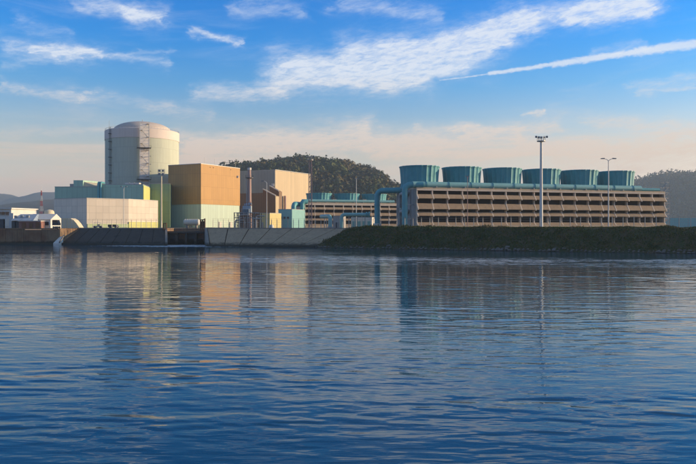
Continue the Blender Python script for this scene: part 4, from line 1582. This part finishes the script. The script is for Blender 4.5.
flood_mast(541.2, 136, 184, 'tall pale tubular floodlight mast in front of the six stack cooling tower')
flood_mast(310.3, 156, 252, 'pinkish lattice floodlight mast beside the cream turbine hall', True)
lamp_post(608.5, 158.5, 190, 'tall double armed lamp post in front of the six stack cooling tower', 2, 1.5, .2, GZ, 'steelwhite', 1.0)
lamp_post(123.8, 186.5, 229, 'slim double armed lamp post before the pale panel block', 2, .8, .12, GZ, 'steelwhite', .5)
lamp_post(266.8, 181, 232, 'slim single armed lamp post before the chestnut wall', 1, 1.2, .14, GZ, 'steelwhite', 1.0)
lamp_post(467.5, 176, 186, 'thin reddish mast rising between the second and third fan stacks', 2, .35, .11, GZ, 'stack', .3)
lamp_post(356.3, 178, 268, 'thin mast with small cross arms by the arched pipe', 2, .6, .16, GZ, 'steelwhite', .5)


def box_flood(px, py_top, py_bot, Y):
    x = X(px, Y)
    t = thing('floodlight_pole', (x, Y, GZ), 'pole with a square floodlight cage beside the intake bay', 'pole')
    z0, z1 = Z(py_bot, Y), Z(py_top, Y)
    MB().tube([(x, Y, GZ), (x, Y, z0 + .2)], [.28, .2], 12).build('pole', M['cream'], t, True)
    m = MB()
    h = 1.05
    for a in (-h, h):
        m.bar((x + a, Y, z0), (x + a, Y, z1), .12)
    for z in (z0, (z0 + z1) / 2, z1):
        m.bar((x - h, Y, z), (x + h, Y, z), .12)
    m.build('cage', M['steelgrey'], t)
    for a in (-.55, .55):
        for z in (z0 + .5, z1 - .5):
            MB().box((x + a, Y - .15, z), (.7, .4, .6)).build('floodlight', M['lamp'], t)


box_flood(161.4, 169.3, 175.5, 224)


# ------------------------------------------------------------------ security fence
def fence(name, pts, label, step=2.5, h=3.1, out=1):
    t = thing(name, (pts[0][0], pts[0][1], GZ), label, 'fence')
    org = parent_world(t)
    post = MB()
    post.tube([(0, 0, -.3), (0, 0, h - .45)], .095, 6)
    post.tube([(0, 0, h - .47), (0, -.28 * out, h)], .04, 6)
    proto = None
    P = [Vector(p + (zz,)) for p, zz in pts_z(pts)]
    for i in range(len(P) - 1):
        a, b = P[i], P[i + 1]
        L_ = (b - a).length
        n = max(1, round(L_ / step))
        for k in range(n + (i == len(P) - 2)):
            loc = a.lerp(b, k / n) - org + Vector((0, 0, random.uniform(-.05, .05)))
            if proto is None:
                proto = post.build('post', M['wire'], t, org=(0, 0, 0))
                proto.location = loc
            else:
                clone(proto, t, loc)
        for z in (.15, .75, 1.35, 1.95, 2.6):
            MB().bar(a + Vector((0, 0, z)), b + Vector((0, 0, z)), .028).build('wire', M['wire'], t)
        MB().bar(a + Vector((0, -.25 * out, h - .05)), b + Vector((0, -.25 * out, h - .05)), .03).build('wire', M['wire'], t)


def pts_z(pts):
    return [(tuple(p[:2]), p[2] if len(p) > 2 else GZ) for p in pts]


fence('fence', [(-88.0, 229.5), (-60.0, 217.8)], 'tall wire fence along the dark slab embankment', 2.0)
fence('fence', [(-42.0, 210.6), (2.0, 202.0)], 'tall wire fence along the pale slab embankment', 1.7)
fence('fence', [(7.5, 201.0, 5.5), (27.5, 188.0, 5.5), (52.5, 176.0, 5.5), (82.5, 163.0, 5.5), (136, 140, 5.5)], 'tall wire fence along the grassy levee crest', 2.6)


# ------------------------------------------------------------------ intake bay
def build_intake():
    t = thing('intake_bay', (-49.5, 216, 0), 'dark water intake bay with steel gates between the two slab embankments', 'intake')
    MB().prism([(-60.5, BACK + 1.2), (-60.5, BACK), (-39.5, BACK), (-39.5, BACK + 1.2)], -1, GZ - .02).build('rear_wall', M['quay'], t)
    MB().prism([(-58.9, BACK), (-58.1, BACK), (-57.4, 214.8), (-58.2, 214.8)], -1, GZ + .05).build('side_wall', M['quay'], t)
    MB().prism([(-41.6, BACK), (-40.8, BACK), (-42.6, 208.8), (-43.3, 208.8)], -1, GZ + .05).build('side_wall', M['quay'], t)
    y0 = 217.0
    # piers and gates
    xs = np.linspace(-57.6, -42.6, 6)
    for x in xs:
        MB().prism([(x - .35, y0 - 1.5), (x + .35, y0 - 1.5), (x + .35, BACK), (x - .35, BACK)], -1, 3.7).build('pier', M['slabdark'], t)
    for i in range(5):
        x = (xs[i] + xs[i + 1]) / 2
        g = MB().box((x, y0 + .2, 2.9), (2.2, .25, 2.2)).build('gate', M['rust'] if i % 2 else M['steeldark'], t)
        for k in range(3):
            MB().box((x, y0 - .02, 2.1 + k * .75), (2.2, .16, .12)).build('stiffener', M['steeldark'], g)
    MB().prism([(-58.0, y0 - 2.0), (-42.2, y0 - 2.0), (-42.2, y0 + 3.2), (-58.0, y0 + 3.2)], 3.75, 4.35).build('deck', M['slabdark'], t)
    m = MB()
    for x in np.arange(-57.8, -42.2, 1.4):
        m.bar((x, y0 - 1.9, 4.3), (x, y0 - 1.9, 5.5), .07)
    for z in (4.9, 5.5):
        m.bar((-57.9, y0 - 1.9, z), (-42.3, y0 - 1.9, z), .07)
    m.build('railing', M['steeldark'], t)
    # rusty stop-log frame standing at the end of the deck
    f = thing('stoplog_frame', (-42.6, 213, GZ), 'rusty brown steel stop log frame standing at the intake bay', 'frame')
    Y = 211.5
    for px in (200.5, 202.6, 204.8):
        MB().box((X(px, Y), Y, (GZ + Z(218.4 + (204.8 - px) * .4, Y)) / 2 - .5), (.35, .5, Z(218.4 + (204.8 - px) * .4, Y) - GZ + 1.0)).build('post', M['rust'], f)
    for py in (219.5, 223, 226.5):
        MB().bar((X(200.2, Y), Y, Z(py + .6, Y)), (X(205.1, Y), Y, Z(py, Y)), .3).build('beam', M['rust'], f)
    MB().box((X(202.7, Y), Y + .12, Z(224.6, Y)), (1.3, .12, 2.2)).build('plate', M['rust'], f)
    # rusty end frame on the dark side
    f = thing('stoplog_frame', (-58.6, 213, GZ), 'short rusty lifting frame at the corner of the dark slab embankment', 'frame')
    Y = 213.6
    for px in (163.6, 166.2):
        MB().box((X(px, Y), Y, GZ + .6), (.28, .4, 2.2)).build('post', M['rust'], f)
    MB().bar((X(163.2, Y), Y, GZ + 1.6), (X(166.6, Y), Y, GZ + 1.6), .28).build('beam', M['rust'], f)
    # ribbed white tank trailer shape behind
    Y = 236
    t = thing('storage_tank', (X(192, Y), Y, GZ), 'long cream ribbed horizontal tank behind the intake bay', 'tank')
    zc = Z(222.2, Y)
    x0, x1 = X(184, Y), X(199.6, Y)
    MB().tube([(x0, Y, zc), (x0 + .25, Y, zc), (x1 - .25, Y, zc), (x1, Y, zc)], [.75, 1.05, 1.05, .75], 20).build('vessel', M['white'], t, True)
    for k in range(7):
        xx = x0 + .5 + k * (x1 - x0 - 1.0) / 6
        MB().tube([(xx - .06, Y, zc), (xx + .06, Y, zc)], 1.12, 20).build('rib', M['cream'], t)
    for s in (.2, .8):
        xx = x0 + (x1 - x0) * s
        MB().box((xx, Y, (GZ + zc - .8) / 2), (.5, 1.6, zc - .8 - GZ)).build('saddle', M['kerb'], t)


build_intake()


# ------------------------------------------------------------------ warehouses on the upstream quay
def build_port():
    Y = 252.0
    t = thing('warehouse', (X(2, Y), Y, GZ), 'flat roofed white two storey warehouse with dark window band', 'building')
    x0, x1 = X(-30, Y), X(11.2, Y)
    zt = Z(209, Y)
    P = [(x0, Y), (x1, Y), (x1 + 3, Y + 14), (x0 + 3, Y + 14)]
    MB().prism(P, GZ - .2, zt).build('wall', M['white'], t)
    MB().prism([(x0 - .3, Y - .7), (x1 + .5, Y - .7), (x1 + 3.5, Y + 14.5), (x0, Y + 14.5)], zt, zt + .45).build('roof', M['white'], t)
    n = 9
    for k in range(n):
        a = x0 + .5 + (x1 - x0 - 1) * k / n
        b = x0 + .5 + (x1 - x0 - 1) * (k + 1) / n - .25
        w = MB().prism([(a, Y - .12), (b, Y - .12), (b, Y + .1), (a, Y + .1)], Z(215.0, Y), Z(211.8, Y)).build('window', M['glass'], t)
        MB().prism([(a - .1, Y - .22), (b + .1, Y - .22), (b + .1, Y - .02), (a - .1, Y - .02)], Z(215.4, Y), Z(215.0, Y) - .01).build('sill', M['steelwhite'], w)
    for k, px in enumerate((-8, 2, 7)):
        MB().box((X(px, Y), Y - .02, GZ + 1.7), (2.4, .3, 3.4)).build('door', M['steeldark'] if k % 2 else M['greyblock'], t)
    MB().box((X(13.2, Y), Y - 1, GZ + 2.8), (1.6, 1.2, 5.6)).build('stair_head', M['white'], t)
    # long low sheds
    Y = 240.0
    t = thing('shed', (X(22, Y), Y, GZ), 'long low shed with blue grey sheet roof beside the white warehouse', 'shed')
    x0, x1 = X(12, Y), X(33, Y)
    ze, zr = Z(220.6, Y), Z(214.2, Y + 8)
    MB().prism([(x0, Y), (x1, Y), (x1, Y + 14), (x0, Y + 14)], GZ - .2, ze).build('wall', M['greyblock'], t)
    ro = MB().add([(x0 - .3, Y - .6, ze + .02), (x1 + .3, Y - .6, ze + .02), (x1 - 1.6, Y + 7, zr), (x0 - .3, Y + 7, zr), (x1 + .3, Y + 14.6, ze + .02), (x0 - .3, Y + 14.6, ze + .02)],
                  [(0, 1, 2, 3), (3, 2, 4, 5), (1, 4, 2), (0, 3, 5), (5, 4, 1, 0)]).build('roof', M['bluegrey'], t)
    for px in (14, 17.2):
        MB().box((X(px, Y), Y - .05, GZ + 1.3), (1.5, .25, 2.5)).build('door', M['steeldark'], t)
    for px in (16, 22, 28):
        MB().box((X(px, Y + 3), Y + 3, zr - 1.0), (.9, .9, .9)).build('roof_vent', M['steelgrey'], ro)
    t = thing('shed', (X(31, 238), 237, GZ), 'low shed with dull red front wall below the blue grey roof', 'shed')
    x0, x1 = X(20.2, 237), X(42, 237)
    MB().prism([(x0, 236), (x1, 236), (x1, 239.2), (x0, 239.2)], GZ - .2, Z(221.3, 236)).build('wall', M['redwall'], t)
    MB().prism([(x0 - .2, 235.7), (x1 + .2, 235.7), (x1 + .2, 239.3), (x0 - .2, 239.3)], Z(221.3, 236), Z(221.3, 236) + .22).build('roof', M['white'], t)
    for px in (24, 31, 37.5):
        MB().box((X(px, 236), 235.95, GZ + 1.0), (1.3, .2, 1.9)).build('door', M['rust'], t)
    Y = 244.0
    t = thing('office', (X(42, Y), Y, GZ), 'small white office with pitched roof behind the red shed', 'building')
    x0, x1 = X(32, Y), X(50.6, Y)
    ze = Z(219.5, Y)
    MB().prism([(x0, Y), (x1, Y), (x1, Y + 9), (x0, Y + 9)], GZ - .2, ze).build('wall', M['white'], t)
    MB().add([(x0 - .8, Y - .4, ze + .01), (x1 + .2, Y - .4, ze + .01), (x1 + .2, Y + 4.5, ze + 2.1), (x0 - 1.8, Y + 4.5, ze + 2.1), (x1 + .2, Y + 9.4, ze + .01), (x0 - .8, Y + 9.4, ze + .01)],
             [(0, 1, 2, 3), (3, 2, 4, 5), (1, 4, 2), (0, 3, 5), (5, 4, 1, 0)]).build('roof', M['white'], t)
    w = MB().box((X(46, Y), Y - .05, GZ + 1.7), (2.0, .2, 1.3)).build('window', M['glass'], t)
    MB().box((X(46, Y), Y - .12, GZ + .98), (2.2, .25, .1)).build('sill', M['steelwhite'], w)
    MB().box((X(43.6, Y), Y - .05, GZ + 1.1), (1.0, .2, 2.2)).build('door', M['tealpale'], t)
    # round topped cream tank
    Y = 258.0
    t = thing('silo', (X(49.5, Y), Y, GZ), 'squat cream domed silo behind the white office', 'silo')
    x = X(49.3, Y)
    MB().lathe((x, Y), [(1.85, GZ - .1), (1.85, Z(213.5, Y)), (1.7, Z(211.2, Y)), (1.2, Z(210, Y)), (.1, Z(209.4, Y))], 28).build('vessel', M['cream'], t, True)
    for z in (7.0, 8.6, 10.2):
        MB().tube([(x, Y, z), (x, Y, z + .12)], 1.92, 28).build('hoop', M['steelgrey'], t)
    MB().bar((x - 1.9, Y - .6, GZ), (x - 1.9, Y - .6, Z(211, Y)), .25).build('ladder', M['steelgrey'], t)
    # vans and carts on the quay
    def van(px, Y, label, mat, length=4.6, h=2.2):
        x = X(px, Y)
        t = thing('van', (x, Y, GZ), label, 'van')
        side = [(-.5, .35), (.5, .35), (.5, .62), (.42, .66), (.30, 1.0), (-.47, 1.0), (-.5, .9)]
        vv = []
        for y in (-.95, .95):
            vv += [(x + a * length, Y + y, GZ + b * h) for a, b in side]
        n = len(side)
        MB().add(vv, [tuple(range(n)), tuple(range(2 * n - 1, n - 1, -1))] + [(i, n + i, n + (i + 1) % n, (i + 1) % n) for i in range(n)]).build('body', mat, t)
        for a in (-.3, .3):
            for y in (-.85, .85):
                w = MB().tube([(x + a * length, Y + y - .12, GZ + .36), (x + a * length, Y + y + .12, GZ + .36)], .36, 16).build('wheel', M['rubber'], t)
                MB().tube([(x + a * length, Y + y - .14, GZ + .36), (x + a * length, Y + y + .14, GZ + .36)], .18, 10).build('rim', M['steelgrey'], w)
        MB().box((x + .20 * length, Y - .955, GZ + .8 * h), (.9, .03, .5)).build('window', M['glass'], t)
        MB().box((x - .2 * length, Y - .955, GZ + .8 * h), (1.3, .03, .5)).build('window', M['glass'], t)
        MB().box((x + .495 * length, Y - .6, GZ + .5 * h), (.06, .3, .2)).build('headlight', M['steelwhite'], t)
        return t
    van(56.5, 236, 'dark van parked between the white office and the cream shelter', M['steeldark'], 2.2, 2.9)
    van(113.5, 238, 'low dark vehicle parked before the pale panel block', M['steeldark'], 3.4, 1.3)
    t = thing('shelter', (X(69, 234), 234, GZ), 'cream fabric shelter with one long sloping end on the quay', 'shelter')
    Y = 233.0
    pr = [(61.2, 227.8), (61.2, 219.2), (62.2, 218.2), (70.5, 218.3), (73.5, 220.0), (76.5, 223.4), (79.4, 227.8)]
    vv = []
    for y in (0, 4.0):
        vv += [(X(a, Y), Y + y, max(GZ, Z(b, Y))) for a, b in pr]
    n = len(pr)
    MB().add(vv, [tuple(range(n - 1, -1, -1)), tuple(range(n, 2 * n))] + [(i, (i + 1) % n, n + (i + 1) % n, n + i) for i in range(n)]).build('cover', M['cream'], t)
    for px in (63, 66, 69, 72):
        MB().bar((X(px, Y), Y - .08, GZ), (X(px, Y), Y - .08, Z(218.6 + max(0, px - 71) * .5, Y)), .12).build('rib', M['white'], t)
    # tracked cart with raised frame
    t = thing('utility_cart', (X(98, 234), 234, GZ), 'small open utility cart with pale roll frame before the grey panels', 'cart')
    x, Y = X(98, 234), 234
    MB().box((x, Y, GZ + .65), (3.2, 1.5, .45)).build('body', M['steelgrey'], t)
    m = MB()
    for a in (-1.3, .9):
        for b in (-.65, .65):
            m.bar((x + a, Y + b, GZ + .8), (x + a * .9, Y + b, GZ + 1.9), .08)
    m.bar((x - 1.2, Y - .65, GZ + 1.9), (x + .85, Y - .65, GZ + 1.9), .08)
    m.bar((x - 1.2, Y + .65, GZ + 1.9), (x + .85, Y + .65, GZ + 1.9), .08)
    m.build('roll_frame', M['steelwhite'], t)
    for a in (-1.05, 1.05):
        for b in (-.7, .7):
            MB().tube([(x + a, Y + b - .1, GZ + .36), (x + a, Y + b + .1, GZ + .36)], .36, 14).build('wheel', M['rubber'], t)
    MB().box((x + .2, Y, GZ + 1.1), (.6, 1.2, .6)).build('seat', M['steeldark'], t)
    # far red and white lattice mast
    Y = 560.0
    x = X(41.4, Y)
    t = thing('lattice_mast', (x, Y, GZ), 'distant red and white lattice mast behind the warehouses', 'mast')
    zt = Z(190.5, Y)
    nseg = 7
    for k in range(nseg):
        z0, z1 = GZ + (zt - GZ) * k / nseg, GZ + (zt - GZ) * (k + 1) / nseg
        w0, w1 = 1.5 * (1 - .85 * k / nseg), 1.5 * (1 - .85 * (k + 1) / nseg)
        m = MB()
        for a in (-1, 1):
            for b in (-1, 1):
                m.bar((x + a * w0, Y + b * w0, z0), (x + a * w1, Y + b * w1, z1), .13)
            m.bar((x - a * w0, Y - w0, z0), (x + a * w1, Y - w1, z1), .09)
            m.bar((x - a * w0, Y + w0, z0), (x + a * w1, Y + w1, z1), .09)
        m.build('section', M['red'] if k % 2 == 0 else M['white'], t)
    MB().tube([(x, Y, zt), (x, Y, zt + 3.5)], .12, 6).build('aerial', M['steelgrey'], t)


build_port()


# ------------------------------------------------------------------ the far side of the yard
def build_right():
    Y = 330.0
    t = thing('screen_wall', (X(690, Y), Y, GZ), 'long low pale teal screen wall beyond the end of the cooling tower', 'wall')
    for k in range(14):
        x0, x1 = X(660, Y) + k * 4.6, X(660, Y) + k * 4.6 + 4.5
        MB().prism([(x0, Y), (x1, Y), (x1, Y + .2), (x0, Y + .2)], GZ, Z(218, Y)).build('panel', M['tealpale'], t)
        MB().box((x1 + .05, Y + .1, GZ + 2.1), (.2, .3, 4.2)).build('post', M['steelgrey'], t)
    for i, (px, py, Y, w) in enumerate(((669.5, 213, 1500, 11), (676, 214, 1520, 9), (688, 212, 1540, 10))):
        x, z = X(px, Y), max(GZ, h2(X(px, Y), Y) - 1)
        t = thing('house', (x, Y, z), ('white gabled house at the foot of the brown wood', 'small white gabled farmhouse beside the larger house below the wood', 'lone white gabled house standing apart below the brown wood')[i], 'house')
        MB().prism([(x - w / 2, Y), (x + w / 2, Y), (x + w / 2, Y + 9), (x - w / 2, Y + 9)], z - 4, z + 6).build('wall', M['white'], t)
        MB().add([(x - w / 2 - .6, Y - .6, z + 6.02), (x + w / 2 + .6, Y - .6, z + 6.02), (x + w / 2 + .6, Y + 4.5, z + 10), (x - w / 2 - .6, Y + 4.5, z + 10), (x + w / 2 + .6, Y + 9.6, z + 6.02), (x - w / 2 - .6, Y + 9.6, z + 6.02)],
                 [(0, 1, 2, 3), (3, 2, 4, 5), (1, 4, 2), (0, 3, 5), (5, 4, 1, 0)]).build('roof', M['redwall'], t)
        for a in (-.25, .25):
            MB().box((x + a * w, Y - .05, z + 3), (1.6, .3, 2)).build('window', M['glass'], t)


build_right()

# ------------------------------------------------------------------ haze
HAZE = True
if HAZE:
    m = bpy.data.materials.new('valley haze')
    m.use_nodes = True
    t = m.node_tree
    t.nodes.clear()
    pv = t.nodes.new('ShaderNodeVolumePrincipled')
    pv.inputs['Color'].default_value = (.62, .80, 1.0, 1)
    pv.inputs['Density'].default_value = 1.8e-4
    pv.inputs['Anisotropy'].default_value = .2
    o = t.nodes.new('ShaderNodeOutputMaterial')
    t.links.new(pv.outputs[0], o.inputs['Volume'])
    h = MB().box((0, 4300, 109), (18600, 9700, 222.0)).build('haze', m)
    tag(h, 'thin valley haze softening the distant hills', 'haze', None, 'stuff')

# ------------------------------------------------------------------ repeats share a group phrase
GROUPS = {'cooling_tower': 'cooling towers', 'fence': 'security fences along the bank', 'lamp_post': 'lamp posts in the yard', 'floodlight_mast': 'floodlight masts',
          'slab_embankment': 'slab embankments', 'shed': 'sheds on the quay', 'house': 'houses below the wood', 'van': 'vehicles on the quay', 'stoplog_frame': 'stop log frames'}
for o in list(scene.objects):
    if o.parent is None and o.name.split('.')[0] in GROUPS:
        o['group'] = GROUPS[o.name.split('.')[0]]
